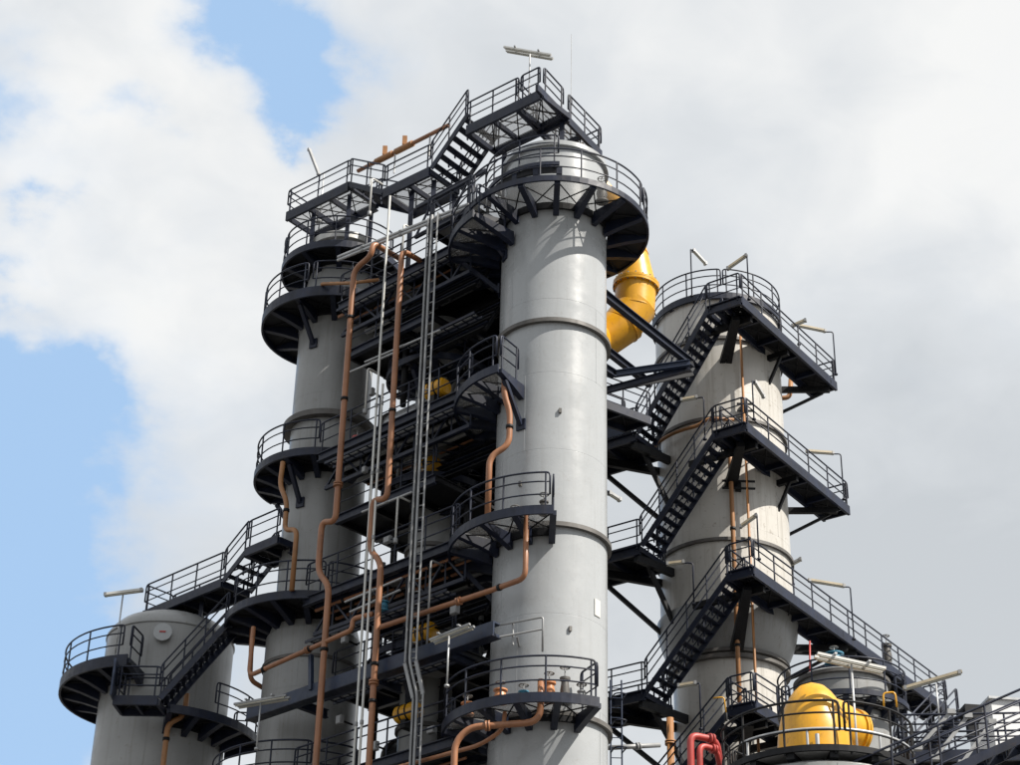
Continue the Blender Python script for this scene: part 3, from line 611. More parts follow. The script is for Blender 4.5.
beam(th, 'support_beam', setz(u[4], u[3].z - .3) + UU * .5, setz(A, u[3].z - .3) + NN * .6, .16, .24, 'navy')

# ================================================================== zigzag stairs and walkways round C
U3 = V((math.sin(rad(36)), math.cos(rad(36)), 0)); V3 = V((-math.cos(rad(36)), math.sin(rad(36)), 0))
names = ('topmost', 'second', 'third', 'lowest')
cor = [PY(741, 297, 57.9), PY(746, 423, 57.9), PY(753, 567, 57.9), PY(755, 702, 57.9)]
ln = [7.26, 7.64, 15.1, 3.0]
st_top = [(712, 312), (720, 437), (735, 577), (738, 712)]
st_bot = [(636, 432), (640, 545), (645, 690), (655, 800)]
whr = ('around the rim of the cream column', 'at mid height of the cream column', 'reaching far right past the yellow dome', 'low behind the yellow dome')
for i in range(4):
    z = cor[i].z; c = cor[i]
    th = T('column_walkway', '%s straight walkway %s' % (names[i], whr[i]), 'walkway', c - V((0, 0, .3)), 'walkways on the cream column')
    flat_deck(th, c, c + U3 * ln[i], V3 * 1.0, 'plate', bay=1.4, rails=(True, i != 0), ends=(False, i != 3), depth=.30, sp=1.35)
    pt = PZ(*st_top[i], z); pt = c + V3 * (pt - c).dot(V3)
    # corner landing
    flat_deck(th, c - U3 * .05, pt - U3 * .05, U3 * 1.0, 'grate' if i < 3 else 'plate', bay=.8, rails=(True, False), depth=.3)
    for s in (.9, ln[i] * .5, min(ln[i] - .3, 6.9)):
        p = c + U3 * s + V3 * 1.0 + V((0, 0, -.42)); tgt = setz(Cc, p.z); dd = (tgt - p); L_ = dd.length
        rr = 1.9 if i == 3 else RC
        e = p + V3 * max(.25, (tgt - p).dot(V3) * .8) if s < 4 else tgt + (p - tgt).normalized() * (rr - .05)
        beam(th, 'support_beam', p - V3 * .9, e, .16, .22, 'black', 'box')
        if s > 3: beam(th, 'knee_brace', p - V3 * .6 + V((0, 0, -.05)), tgt + (p - tgt).normalized() * (rr - .05) + V((0, 0, -1.1)), .1, .1, 'black', 'box')
    kz = V((0, 0, -.45)); pk = c + V3 * .5 + U3 * .5 + kz; inn = setz(Cc, z - (1.0, 1.0, 1.7, 1.2)[i]) + dirv(0) * ((RC if i < 3 else 1.9) - .04)
    for dx in (-.12, .12): beam(th, 'knee_strut', pk + V((dx * .3, 0, 0)), inn + V((dx, .03, 0)), .2, .2, 'black', 'box')
    if i == 2:
        for s in (9, 12, 14.6):
            p = c + U3 * s + V3 * .5; beam(th, 'support_post', p + V((0, 0, -.3)), setz(p, 0), .22, .22, 'black')
    # flight down to the left landing
    nn = V((V3.y, -V3.x, 0)); d = ray(*st_bot[i]); pb = EYE + d * ((pt - EYE).dot(nn) / d.dot(nn))
    ths = T('zigzag_stair', '%s flight of the zigzag stairs on the cream column' % names[i], 'stairs', pb - V((0, 0, .2)), 'flights on the cream column')
    stair_flight(ths, pb, pt, U3 * 1.1, .27)
    if i < 3:
        e = pb + V3 * 2.6
        tl = T('stair_landing', '%s railed stair landing between the middle column and the cream column' % names[i], 'landing', pb + V3 * 1.3 - V((0, 0, .3)), 'stair landings')
        flat_deck(tl, pb, e, U3 * 1.7, 'plate', bay=1.3, depth=.32, ends=(False, True), rails=(True, True))
        railing(tl, [pb + U3 * 1.12, pb + U3 * 1.7], 1.1, 1.0)
        if i == 0:
            box(tl, 'side_panel', pb + V3 * .9 + V((0, 0, .35)) - U3 * .06, V3, (1.5, .05, .62), 'navy2'); bar(tl, 'gate_post', pb + V3 * 1.95 - U3 * .1 + V((0, 0, -.2)), pb + V3 * 1.95 - U3 * .1 + V((0, 0, 1.2)), .05, 'galv')
        for s in (.2, 2.2):
            p = pb + V3 * s + U3 * .85 + V((0, 0, -.4)); tg = setz(Cc, p.z); e2 = tg + (p - tg).normalized() * (RC if i < 2 else 1.9)
            beam(tl, 'support_beam', p - U3 * .8, e2, .18, .28, 'black', 'box'); beam(tl, 'knee_brace', p, tg + (e2 - tg) + V((0, 0, -1.9)), .14, .14, 'black', 'box')
ring_platform('round railed deck on the very top of the cream column', Cc.x, Cc.y, zCtop + .12, RC - .5, RC + .12, -180, 180, 14, [(-178, -2), (0, 110), (112, 178)], 'grate', knee=False, xb=False)

# steel brackets between the middle column and the cream column
th = T('steel_gantry', 'navy beams linking the middle column to the cream column beside the yellow duct', 'steel frame', PY(650, 365, 55) - V((0, 0, .3)))
zb_ = PY(607, 297, 53.0).z
p1 = PY(600, 291, 51.6); p2 = PZ(692, 364, p1.z); beam(th, 'long_beam', p1, p2, .2, .3, 'navy')
p3 = PY(614, 374, 53.2); p4 = PV(690, 363, p3, rad(96)); beam(th, 'cross_beam', p3, p4, .16, .20, 'navy2')
p5 = PY(600, 392, 53.4); p6 = PV(690, 368, p5, rad(96)); beam(th, 'cross_beam', p5, p6, .16, .20, 'navy')
p7 = PY(600, 345, 52.6); p8 = PZ(650, 384, p7.z); beam(th, 'long_beam', p7, p8, .18, .25, 'navy')
beam(th, 'diagonal_brace', p3, p2, .14, .14, 'black', 'box'); beam(th, 'diagonal_brace', p5, p2 + V((0, 0, -.4)), .12, .12, 'black', 'box')
for p_ in (p1, p3, p5, p7):
    tg_ = setz(B, p_.z); beam(th, 'wall_bracket', p_, tg_ + (p_ - tg_).normalized() * (RB - .03), .2, .26, 'navy')
th = T('link_walk', 'short dark gangway under the yellow duct behind the middle column', 'walkway', PY(620, 400, 56))
flat_deck(th, PY(596, 398, 56.5), PZ(650, 418, PY(596, 398, 56.5).z), V3 * 1.0, 'plate', bay=1.0)

# big yellow duct behind the top platform
dz = 54.7
th = T('yellow_duct', 'large yellow bent duct with bolted flange under the top platform', 'duct', PY(630, 345, dz))
c0, c1, c2, c3, c4 = (PY(628, 232, dz), PY(634, 255, dz), PY(636, 287, dz), PY(634, 311, dz), PY(594, 346, dz))
def ytube(name, a, b, r0, r1): return lathe_axis(th, name, a, b - a, [(r0, 0), (r1, (b - a).length)], 'yellow', 40)
ytube('duct_top', c0, c1, .45, .47)
ytube('duct_cone', c1, c2, .47, .68)
ytube('duct_barrel', c2, c3, .68, .68)
mid = c3.lerp(c4, .35) + V((.12, 0, -.05))
lathe_axis(th, 'mitre_bend', c3 - (c3 - c2).normalized() * .05, (mid - c3), [(.68, -.2), (.68, (mid - c3).length + .15)], 'yellow', 40)
lathe_axis(th, 'duct_tail', mid, (c4 - mid), [(.672, -.2), (.63, (c4 - mid).length)], 'yellow', 40)
for cc_, dd_ in ((c3, c3 - c2), (mid, c4 - mid), (c1, c2 - c1)): lathe_axis(th, 'weld_band', cc_ - dd_.normalized() * .02, dd_, [(.693 if cc_ is not c1 else .487, 0), (.693 if cc_ is not c1 else .492, .04)], 'yellow', 40)
dn = (c3 - c2).normalized()
for t in (-.10, .0): lathe_axis(th, 'bolted_flange', c2 + dn * t, dn, [(.775, 0), (.775, .085)], 'yellow', 40)
for j in range(18):
    a = 2 * math.pi * j / 18; x = dn.orthogonal().normalized(); y = dn.cross(x); e = c2 + (x * math.cos(a) + y * math.sin(a)) * .745
    bar(th, 'bolt', e - dn * .16, e + dn * .13, .025, 'ring', 6)

add(th, 'top_bend', tube_mesh(rounded([c0 - (c1 - c0).normalized() * -.05, c0 + V((-.05, 0, .35)), V((B.x + 1.0, B.y + 1.1, c0.z + .45))], .5, 8), .45, 'yellow', 32))
ytube('tail_stub', c4 - (c4 - mid).normalized() * .05, V((B.x + .75, B.y + 1.35, c4.z - .25)), .62, .60)

# ================================================================== pipes in front of the decks
PO = 2.75
def pw(*l, off=PO): return [PW(x, y, off) for x, y in l]
def down(p, z=0.1): return V((p.x, p.y, z))
def vert(l):                                     # make nearly vertical runs truly vertical
    for i in range(len(l) - 1):
        a, b = l[i], l[i + 1]
        if abs(a.z - b.z) > 1.0: b.x, b.y = a.x, a.y
    return l
P1 = pw((385, 238), (373, 243), (371, 256), (354, 270), (334, 523), (322, 521), (315, 573), (329, 586), (311, 765)); P1[0] = P1[1] + UU * 1.2; vert(P1); P1.append(down(P1[-1]))
pipe('long rust brown pipe nearer the left column with two offsets', P1, .125, clamps=((3, .53), (7, .37), (3, .2)), flanges=((3, .86),))
P2 = pw((412, 243), (402, 250), (389, 499), (373, 499), (370, 550), (381, 562), (377, 600), (376, 640), (368, 765)); P2[0] = P2[1] + UU * 1.2; vert(P2); P2.append(down(P2[-1]))
pipe('long rust brown pipe beside the cable ladder', P2, .12, clamps=((1, .66), (7, .2), (7, .5)), flanges=((7, .35),))
d0 = pw((249, 676), (352, 630), (372, 622)); d1 = pw((381, 627), (493, 591), (522, 577), (523, 520))
pipe('slanting rust brown pipe running left to the left column', [d0[0] + V((0, 0, 1.6)), d0[0], d0[1], d0[1] + V((0, 0, .35)), d0[2] + V((0, 0, .25))], .095, clamps=((1, .15), (1, .6)), flanges=((1, .58),))
PB3 = V((B.x, B.y, zB3)) + dirv(rad(-17)) * 2.5; lowp = setz(PB3, PY(522, 578, PB3.y).z)
pipe('rust brown pipe dropping from the half round platform and slanting left', [setz(PB3, zB3 + .15), lowp, lowp - W * 1.2 + V((0, 0, .0)), d1[0] + V((0, 0, 0))], .10, clamps=((1, .8),), flanges=((2, .3),))
PB2 = V((B.x, B.y, zB2)) + dirv(rad(-36)) * 2.45
f = [setz(PB2, zB2 - .05), setz(PB2, PY(495, 395, PB2.y).z)]
f += [setz(f[1] + V((.18, .1, 0)), f[1].z - .5)]; f += [setz(f[2], PY(500, 445, f[2].y).z)]; f += [f[3] + V((-.55, .05, -.35))]; f += [setz(f[4], zB3 + .05)]
pipe('rust brown pipe with two bends hanging from the corner platform', f, .115, clamps=((2, .45),))
PB4 = V((B.x, B.y, zB4)) + dirv(rad(-6)) * 2.55
f = [setz(PB4, zB4 + .55), setz(PB4, PY(533, 722, PB4.y).z)]; k = PY(470, 727, PB4.y + .2); f += [k, PY(455, 742, PB4.y + .25), down(PY(452, 765, PB4.y + .3))]
pipe('rust brown pipe curving left under the lowest half round platform', f, .115, br=.4, flanges=((1, .75),))
f = [PY(505, 712, 48.9), PY(503, 730, 48.9), PY(480, 745, 49.2), PW(395, 768, 2.6), PW(330, 800, 2.6)]
pipe('thin rust brown pipe slanting to the lower picture edge', f, .075, br=.3)
f = pw((283, 462), (280, 485), (287, 502), (279, 533), (297, 529), (293, 590), off=2.45); f[3].x, f[3].y = f[2].x, f[2].y; f[5].x, f[5].y = f[4].x, f[4].y
pipe('short ochre pipe with offsets left of the left column', f, .105, 'brown2', clamps=((2, .3),))
f = [PW(253, 606, 1.6), PW(250, 680, 1.6), PW(247, 684, 1.6) + UU * 1.0]
pipe('short rust pipe hanging under the left column platform', f, .10, 'brown')
f = [PY(187, 694, 58.5), PY(186, 716, 58.5), PY(168, 723, 58.4), PY(161, 750, 58.4)]; f[1].x, f[1].y = f[0].x, f[0].y; f[3].x, f[3].y = f[2].x, f[2].y; f += [down(f[-1])]
pipe('ochre pipe bending down the front of the domed vessel', f, .115, 'brown2', clamps=((2, .6),))
f = pw((320, 284), (352, 283), (372, 276), off=2.2); f = [f[0] + UU * .5, f[0], f[1], f[2] + UU * .3]
pipe('short ochre cross pipe at the head of the left column', f, .075, 'brown2')
# the pipe with two yellow stubs beside the top walkway
a, b = PW(358, 171, 1.2), PW(449, 125, 1.2)
th = T('flare_pipe', 'rusty sloping pipe with two square stubs above the top walkway rail', 'pipe', a)
bar(th, 'pipe_run', a, b, .075, 'brown', 12)
for t in (.30, .52):
    c = a.lerp(b, t); d = (b - a).normalized(); bar(th, 'coupling', c - d * .42, c + d * .42, .115, 'brown2', 12); beam(th, 'stub', c + V((0, 0, .1)), c + V((0, 0, .46)), .16, .16, 'brown2', 'box')
for t in (.15, .42, .8): c = a.lerp(b, t); bar(th, 'pipe_stand', c, setz(c, c.z - .9), .03, 'galv', 6)
# white conduits
cw = pw((391, 150), (355, 765)); cw[1].x, cw[1].y = cw[0].x, cw[0].y
for lab, x0, y0, x1 in (('left of the pair of tall white conduits', 390, 196, 351), ('right of the pair of tall white conduits', 383, 384, 357)):
    p = PW(x0, y0, PO + .05); th = T('conduit', lab, 'conduit', setz(p, .1), 'white conduits')
    bar(th, 'conduit_run', p, setz(p, .1), .038, 'white', 8)
    for z in (zB4 + .5, zA3 + .4, zA2 - .3, zA3 + 2.6): bar(th, 'coupling', setz(p, z), setz(p, z + .12), .055, 'galvd', 8)
for lab, x, y, y2 in (('short white conduit ending at the light bundle', 404, 224, 262), ('short white conduit standing left of the tall pair', 368, 368, 412), ('thin white vent rising over the top walkway', 372, 178, 214), ('grey standpipe right of the cable ladder', 431, 560, 660), ('short white hanging conduit behind the rust pipe', 398, 496, 542)):
    p = PW(x, y, 2.3); e = PW(x, y2, 2.3); th = T('conduit', lab, 'conduit', setz(p, e.z)); tube(th, 'conduit_run', [p + UU * .5, p, setz(p, e.z)], .034, 'white' if 'white' in lab else 'galvd', .12); bar(th, 'coupling', setz(p, e.z), setz(p, e.z + .15), .07, 'galvd', 8)
# light bundle slanting from the left column head to the middle column
a, b = PW(338, 257, 2.5), PW(468, 204, 2.5); b.z = a.z + (b.z - a.z)
for k, lab in enumerate(('upper', 'lower')):
    o = V((0, 0, -.13 * k)); th = T('conduit', '%s galvanised conduit of the slanting pair below the top walkway' % lab, 'conduit', a + o, 'slanting conduits'); bar(th, 'conduit_run', a + o, b + o, .05, 'galv', 8)
    for t in (.2, .5, .8): c = (a + o).lerp(b + o, t); d = (b - a).normalized(); bar(th, 'coupling', c - d * .06, c + d * .06, .065, 'galvd', 8)
for i, (x0, y0, x1, y1, off) in enumerate(((365, 362, 440, 330, 2.0), (350, 372, 396, 352, 2.1), (345, 602, 402, 578, 2.2), (350, 612, 400, 590, 2.2), (362, 512, 412, 492, 2.0), (392, 290, 470, 252, 1.2), (400, 312, 480, 272, .8), (318, 700, 470, 640, 1.7))):
    a, b = PW(x0, y0, off), PW(x1, y1, off); lab = ('by the upper left column', 'across the two long rust pipes', 'over the white conduits at the lower left', 'just under another at the lower left', 'ending behind the cable ladder', 'under the head deck', 'deep under the head deck', 'under the blue box beam')[i]
    th = T('thin_conduit', 'thin pale slanting conduit %s' % lab, 'conduit', a); bar(th, 'conduit_run', a, b, .035, 'galv', 6); d = (b - a).normalized(); bar(th, 'coupling', a.lerp(b, .5) - d * .07, a.lerp(b, .5) + d * .07, .05, 'galvd', 6)
# cable ladder
th = T('cable_ladder', 'tall galvanised cable ladder kinked near its foot', 'cable ladder', down(PW(417, 765, PO + .1)))
l1 = pw((428, 219), (403, 650), (402, 664), (413, 698), (411, 765), off=PO + .1); l2 = pw((438, 213), (413, 650), (412, 662), (423, 694), (422, 765), off=PO + .1)
for l in (l1, l2):
    l[1].x, l[1].y = l[0].x, l[0].y; l[2].x, l[2].y = l[0].x, l[0].y; l[4].x, l[4].y = l[3].x, l[3].y; l.append(down(l[-1]))
    for a, b in zip(l, l[1:]): beam(th, 'side_rail', a, b, .05, .11, 'galvd', 'box')
for k in range(5):
    n = [38, 2, 4, 6, 40][k]
    for i in range(n): t = (i + .5) / n; bar(th, 'rung', l1[k].lerp(l1[k + 1], t), l2[k].lerp(l2[k + 1], t), .018, 'galvd', 6)
mid = [a.lerp(b, .55) + NN * .05 for a, b in zip(l1, l2)]; tube(th, 'cable', mid, .04, 'galvd', .2)
mid = [a.lerp(b, .3) + NN * .04 for a, b in zip(l1, l2)]; tube(th, 'cable', mid, .025, 'black', .2)
# blue box beam
a, b = PW(250, 716, 2.35), PW(497, 627, 2.35); b.z = a.z = 22.35; a = setz(a, 22.35)
th = T('box_beam', 'blue steel beam slanting across the left column to the middle column', 'beam', (a + b) / 2 - V((0, 0, .3)))
beam(th, 'beam_body', a, b, .30, .40, 'navy2', 'channel'); beam(th, 'lower_flange', a - V((0, 0, .22)), b - V((0, 0, .22)), .36, .035, 'navy', 'box')
for s in (1.8, 5, 8): c = a + W * s; beam(th, 'stub_beam', c, c + UU * 1.5, .16, .26, 'navy')
beam(th, 'pipe_support', PW(311, 690, 2.5), PW(311, 655, 2.5), .12, .12, 'navy2', 'box')
# light rail frame in front of the middle column, lower
th = T('hose_rack', 'small galvanised rail frame beside the end of the blue beam', 'rack', PY(520, 645, 49))
a, b = PY(500, 625, 49.0), PY(543, 617, 48.8)
tube(th, 'rack_rail', [a, b, setz(b, b.z - 1.0)], .03, 'galvd', .08); bar(th, 'rack_rail', setz(a, a.z - .35), setz(b, b.z - .35), .03, 'galvd'); bar(th, 'rack_post', PY(513, 623, 49), PY(513, 645, 49), .03, 'galvd'); bar(th, 'rack_arm', setz(a.lerp(b, .4), a.z - .35), setz(a.lerp(b, .4), a.z - .35) + V((.1, 1.0, 0)), .03, 'galvd')

# valves standing on the platforms
def valve(label, p, m='galvd', h=.45, r=.09, wheel=True, top='ring'):
    th = T('valve', label, 'valve', p, 'small valves on the platforms'); p = V(p); up = V((0, 0, 1))
    lathe(th, 'valve_body', p.x, p.y, [(r * .7, p.z), (r * 1.3, p.z + .02), (r * 1.3, p.z + .06), (r * .8, p.z + .08), (r * 1.1, p.z + h * .4), (r * .8, p.z + h * .7), (r * 1.2, p.z + h * .72), (r * 1.2, p.z + h * .8), (r * .3, p.z + h * .82)], m, 16, True)
    bar(th, 'stem', p + up * h * .8, p + up * (h + .15), .018, 'galvd', 6)
    if wheel:
        pts = [p + up * (h + .1) + V((math.cos(a) * .13, math.sin(a) * .13, 0)) for a in [2 * math.pi * j / 12 for j in range(13)]]
        hw = add(th, 'handwheel', tube_mesh(pts, .016, top, 6)); bar(hw, 'spoke', pts[0], pts[6], .012, top, 6); bar(hw, 'spoke', pts[3], pts[9], .012, top, 6)
def onB(z, az, r): return V((B.x, B.y, z)) + dirv(rad(az)) * r
valve('orange valve body left of the taller one on the lowest half round platform', onB(zB4, -32, 2.5), 'orange', .5, .16)
valve('taller orange valve at the front of the lowest half round platform', onB(zB4, -1, 2.3), 'orange', .72, .15)
valve('teal valve between the two orange ones', onB(zB4, -17, 2.45), 'teal', .35, .12)
valve('dark tall valve near the right end of the lowest half round platform', onB(zB4, 10, 2.2), 'ring', .95, .12)
valve('small grey valve at the right end of the lowest half round platform', onB(zB4, 19, 2.5), 'galvd', .4, .1)
valve('small dark valve at the end of the mid height platform', onB(zB3, -6, 2.4), 'ring', .55, .11)
valve('small grey valve left on the mid height platform', onB(zB3, -27, 2.3), 'galvd', .3, .1)
valve('red valve on the left column platform behind the rust pipe', V((A.x, A.y, zA2)) + dirv(rad(28)) * 2.4, 'red', .75, .14)
valve('orange valve far left on the lowest half round platform', onB(zB4, -62, 2.5), 'orange', .45, .15)
valve('blue and white gauge valve beside the cable ladder foot', PW(383, 612, 2.2), 'teal', .4, .14)
valve('small dark valve on the topmost platform at its right end', onB(zB1, 40, 2.2), 'ring', .8, .16)

# ================================================================== pipes on C
def onC(x, y, R): P = PY(x, y, Cc.y - R); a = math.asin(max(-.98, min(.98, (P.x - Cc.x) / R))); return V((Cc.x, Cc.y, 0)) + dirv(a) * R, P.z
p, z = onC(730, 455, RC + .3); p2, z2 = onC(736, 720, RC + .3)
pipe('ochre upright pipe on the front of the cream column', [setz(p, z) + V((.1, .35, .15)), setz(p, z), setz(p, 10)], .105, 'brown2', clamps=((1, .3), (1, .12)), flanges=((1, .42),))
p, z = onC(740, 318, RC + .25)
pipe('thin brown upright pipe right of the ochre one on the cream column', [setz(p, z), setz(p, 10)], .06, 'brown2', clamps=((0, .3), (0, .5)))
pts = []
for i in range(9):
    a = rad(-88 + i * 9.0); zz = PY(707, 424, Cc.y - 2.55).z + .0; pts.append(V((Cc.x, Cc.y, zz + (.25 if i == 8 else 0))) + dirv(a) * 2.62)
pipe('ochre pipe curving round the left flank of the cream column', [pts[0] + V((-.8, .2, 0))] + pts + [pts[-1] + V((.9, -.1, -.1))], .085, 'brown2')
p = PY(770, 398, 64.2); pipe('short ochre elbow sticking out right of the cream column', [p, p + V((.75, 0, .02)), p + V((.85, .1, .9))], .12, 'brown2', br=.25, flanges=((0, .25),))
pipe('thin red riser under the long walkway', [PY(810, 690, 60), setz(PY(810, 645, 60), PY(810, 641, 60).z)], .03, 'red')
for i, (x, y) in enumerate(((745, 405), (738, 483), (742, 600))):   # flat bracket arms behind the struts
    p, z = onC(x, y, RC + .05)
    th = T('pipe_guide', ('upper', 'middle', 'lower')[i] + ' dark pipe guide clamped to the cream column', 'bracket', setz(p, z - .1))
    for dzz in (0, -.28): box(th, 'guide_arm', setz(p, z + dzz) + V((0, -.16, 0)), V((1, 0, 0)), (1.15 if i == 1 else .6, .07, .06), 'black')
    box(th, 'guide_plate', setz(p, z - .12), V((1, 0, 0)), (.2, .2, .4), 'black')

# ================================================================== lamps
up = V((0, 0, 1))
p = PW(529, 96, .6); p = setz(p, zt); tp = PV(528, 54, p, rad(90)); strip_lamp('double strip lamp on a pole above the highest landing', p, setz(p, tp.z), (PV(505, 50, tp, rad(112)), PV(552, 58, tp, rad(112))), True)
p = setz(PW(322, 195, .6), za); e1 = PW(309, 150, .6); e2 = PW(319, 176, .6); strip_lamp('tilted strip lamp over the left end of the top walkway', p, setz(p, e2.z), (e1, e2), False, 'galvd')
p = PY(117, 657, 58.2); tp = PY(123, 595, 58.2); p = setz(tp, p.z); strip_lamp('white strip lamp on a pole above the domed vessel platform', p, tp, (PY(104, 596, 58.2), PY(143, 591, 58.0)), False)
p = PW(253, 751, 3.4); tp = PW(261, 700, 3.4); strip_lamp('double strip lamp before the foot of the left column', setz(tp, p.z), tp, (PV(236, 707, tp, rad(118)), PV(288, 698, tp, rad(118))), True, 'galvd')
p = PW(447, 687, 3.0); tp = PW(449, 634, 3.0); strip_lamp('double strip lamp left of the middle column near its lowest platform', setz(tp, p.z), tp, (PV(432, 643, tp, rad(125)), PV(472, 627, tp, rad(125))), True, 'galvd')
p = PY(856, 790, 42); tp = PY(851, 661, 42); strip_lamp('double strip lamp right of the yellow dome', setz(tp, p.z), tp, (PV(816, 657, tp, rad(78)), PV(884, 672, tp, rad(78))), True)
p = PY(937, 726, 52); tp = PY(936, 684, 52); strip_lamp('large yellowed strip lamp at the end of the long walkway', setz(tp, p.z), tp, (PV(903, 690, tp, rad(100)), PV(962, 673, tp, rad(100))), False, 'cream')
def clamp(lab, base, topy, e0, e1, col='cream', az=None):
    x, y, Y = base; p = PY(x, y, Y); tp = setz(p, PY(x, topy, Y).z); a, b = PY(*e0, Y), PY(*e1, Y)
    if az is not None: a, b = PV(*e0, tp, rad(az)), PV(*e1, tp, rad(az))
    arm = a if (a - tp).length < (b - tp).length else b
    strip_lamp(lab, p, tp, (a, b), False, col, arm=arm, pole='navy')
clamp('strip lamp at the left of the cream column top deck', (692, 297, 60.85), 249, (693, 251), (706, 265), 'galvd', 60)
clamp('strip lamp tilted over the middle of the cream column top deck', (749, 300, 58.4), 254, (727, 270), (747, 256), 'cream', 110)
clamp('strip lamp over the far end of the topmost walkway', (836, 375, 63.2), 332, (797, 326), (826, 332), 'cream', 80)
clamp('small strip lamp rising behind the topmost walkway', (799, 345, 61.5), 322, (792, 327), (806, 321), 'cream', 110)
clamp('strip lamp over the far end of the second walkway', (844, 500, 63.8), 454, (806, 452), (834, 454), 'cream', 80)
clamp('strip lamp above the third walkway', (854, 640, 62.8), 587, (808, 581), (845, 587), 'cream', 80)
clamp('short strip lamp left above the second flight', (705, 440, 58.9), 397, (681, 401), (697, 398), 'cream', 100)
clamp('dark strip lamp leaning on the right face of the cream column', (754, 420, 58.2), 380, (755, 383), (764, 398), 'galvd', 60)
clamp('strip lamp leaning above the third corner', (759, 560, 58.2), 515, (740, 528), (757, 516), 'cream', 110)
clamp('short strip lamp left above the third flight', (694, 605, 59.2), 563, (667, 565), (684, 563), 'cream', 100)
clamp('short strip lamp above the lowest flight', (701, 730, 59.2), 683, (678, 687), (696, 684), 'cream', 100)
clamp('short strip lamp right of the cream column beside the third flange', (793, 585, 62.5), 560, (790, 566), (801, 560), 'galvd', 110)
strip_lamp('dark strip lamp jutting right of the middle column under the second landing', V((B.x + 1.25, B.y + 1.0, PY(606, 488, 52.4).z)), PY(609, 492, 52.6), (PY(609, 494, 52.6), PY(620, 501, 52.8)), False, 'galvd', pole='navy')
th = T('lightning_mast', 'thin faint mast rising behind the top landing', 'mast', PY(571, 100, 53)); p = PY(571, 100, 53); bar(th, 'mast_pole', p, p + up * 2.9, .009, 'galvd', 6); bar(th, 'mast_base', p - up * .2, p + up * .1, .05, 'navy', 8)
bar(th, 'mast_stay', p - up * .15, setz(p, zB1), .03, 'navy', 6)

# ================================================================== tank with the yellow dome, lower right
EY = 43.0; Ec = PY(818, 760, EY); zE = PY(818, 747, EY - 2.2).z; Ec = V((Ec.x, EY, 0)); RE = 2.16
tE = T('round_tank', 'grey round tank carrying the yellow dome', 'tank', Ec); column_shell(tE, Ec.x, Ec.y, RE, 0, zE - .3, 'shell3', 2.2)
flange(tE, Ec.x, Ec.y, RE, zE - .5, .1, .1, 'shell3')
lathe(tE, 'tank_roof', Ec.x, Ec.y, [(RE, zE - .3), (RE - .2, zE - .2), (.02, zE - .1)], 'shell3', 64)
ring_platform('railed ring deck round the yellow dome', Ec.x, Ec.y, zE, 1.2, RE + .05, -180, 180, 14, [(-120, 4), (7, 100), (104, 178), (-178, -124)], 'pan', False, xb=False, rimh=.07, m='black')
th = T('yellow_dome', 'large glossy yellow bell shaped dome with a side nozzle on the round tank', 'dome', (Ec.x, Ec.y, zE))
yc = PY(820, 745, EY); zt_ = PY(824, 687, EY).z; zb = zE + .0; H = zt_ - zb; R_ = .92
R_ = .88; bx_, by_ = PY(815, 745, EY).x, EY
H = zt_ - zb + .10
lathe(th, 'bell', bx_, by_, [(R_, zb)] + [(max(.02, R_ * (1 - (k / 16) ** 2.7) ** .55), zb + H * .06 + H * .94 * k / 16) for k in range(17)], 'yellow', 72)
lathe(th, 'base_flange', bx_, by_, [(R_ - .01, zb + .02), (R_ + .07, zb + .02), (R_ + .07, zb + .10), (R_ - .01, zb + .12)], 'yellow', 72)
ax = V((.80, .60, 0)).normalized(); st = V((bx_, by_, zb + H * .60))
lathe_axis(th, 'shoulder', st + ax * .2, ax, [(.66, 0), (.66, .45), (.60, .75)], 'yellow', 40)
lathe_axis(th, 'side_nozzle', st + ax * .85, ax, [(.54, 0), (.54, .5)], 'yellow', 40)
lathe_axis(th, 'nozzle_flange', st + ax * 1.22, ax, [(.59, 0), (.59, .06)], 'yellow', 40); lathe_axis(th, 'nozzle_flange', st + ax * 1.305, ax, [(.59, 0), (.59, .06)], 'yellow', 40)
bar(th, 'vent', V((bx_ - .1, EY - .96, zb)), V((bx_ - .1, EY - .96, zb + .75)), .05, 'galv', 8)
# galvanised bar rail in front of the dome
th = T('bar_rail', 'pale galvanised rail bar round the front of the yellow dome', 'rail', (Ec.x, EY - RE - .2, zE))
pts = [V((Ec.x, EY, zE + .45)) + dirv(rad(a)) * (RE + .0) for a in range(-60, 81, 7)]; add(th, 'bar', tube_mesh(pts, .035, 'galv', 8))
for a in (-55, -15, 30, 75): d = dirv(rad(a)) * (RE + .0); bar(th, 'bar_post', V((Ec.x + d.x, EY + d.y, zE - .05)), V((Ec.x + d.x, EY + d.y, zE + .45)), .03, 'galv')
# red pipes
for i, (x0, x1, yy) in enumerate(((692, 716, 735), (701, 717, 745))):
    a = PY(x0, 800, 44); t = setz(a, PY(x0, yy, 44).z); e = PY(x1, yy + 5, 44.3); pipe(('taller', 'shorter')[i] + ' red pipe bend left of the round tank', [setz(a, .1), t, e, e + V((.12, .3, -.5))], (.085, .075)[i], 'red', br=.2, flanges=((1, .8),))
# yellow safety hoops
for lab, l, Y in (('small yellow hoop handle on the lowest landing of the cream column', ((713, 698), (724, 697), (726, 713)), 56.8), ('yellow hoop rail right of the yellow dome', ((884, 708), (883, 693), (895, 692), (897, 708)), 46)):
    th = T('hoop_rail', lab, 'handle', PY(l[-1][0], l[-1][1] + 2, Y)); pts = [PY(x, y, Y) for x, y in l]; tube(th, 'hoop', pts, .024, 'yellow', .1); bar(th, 'hoop_foot', pts[-1] - up * .25, pts[-1], .05, 'black')
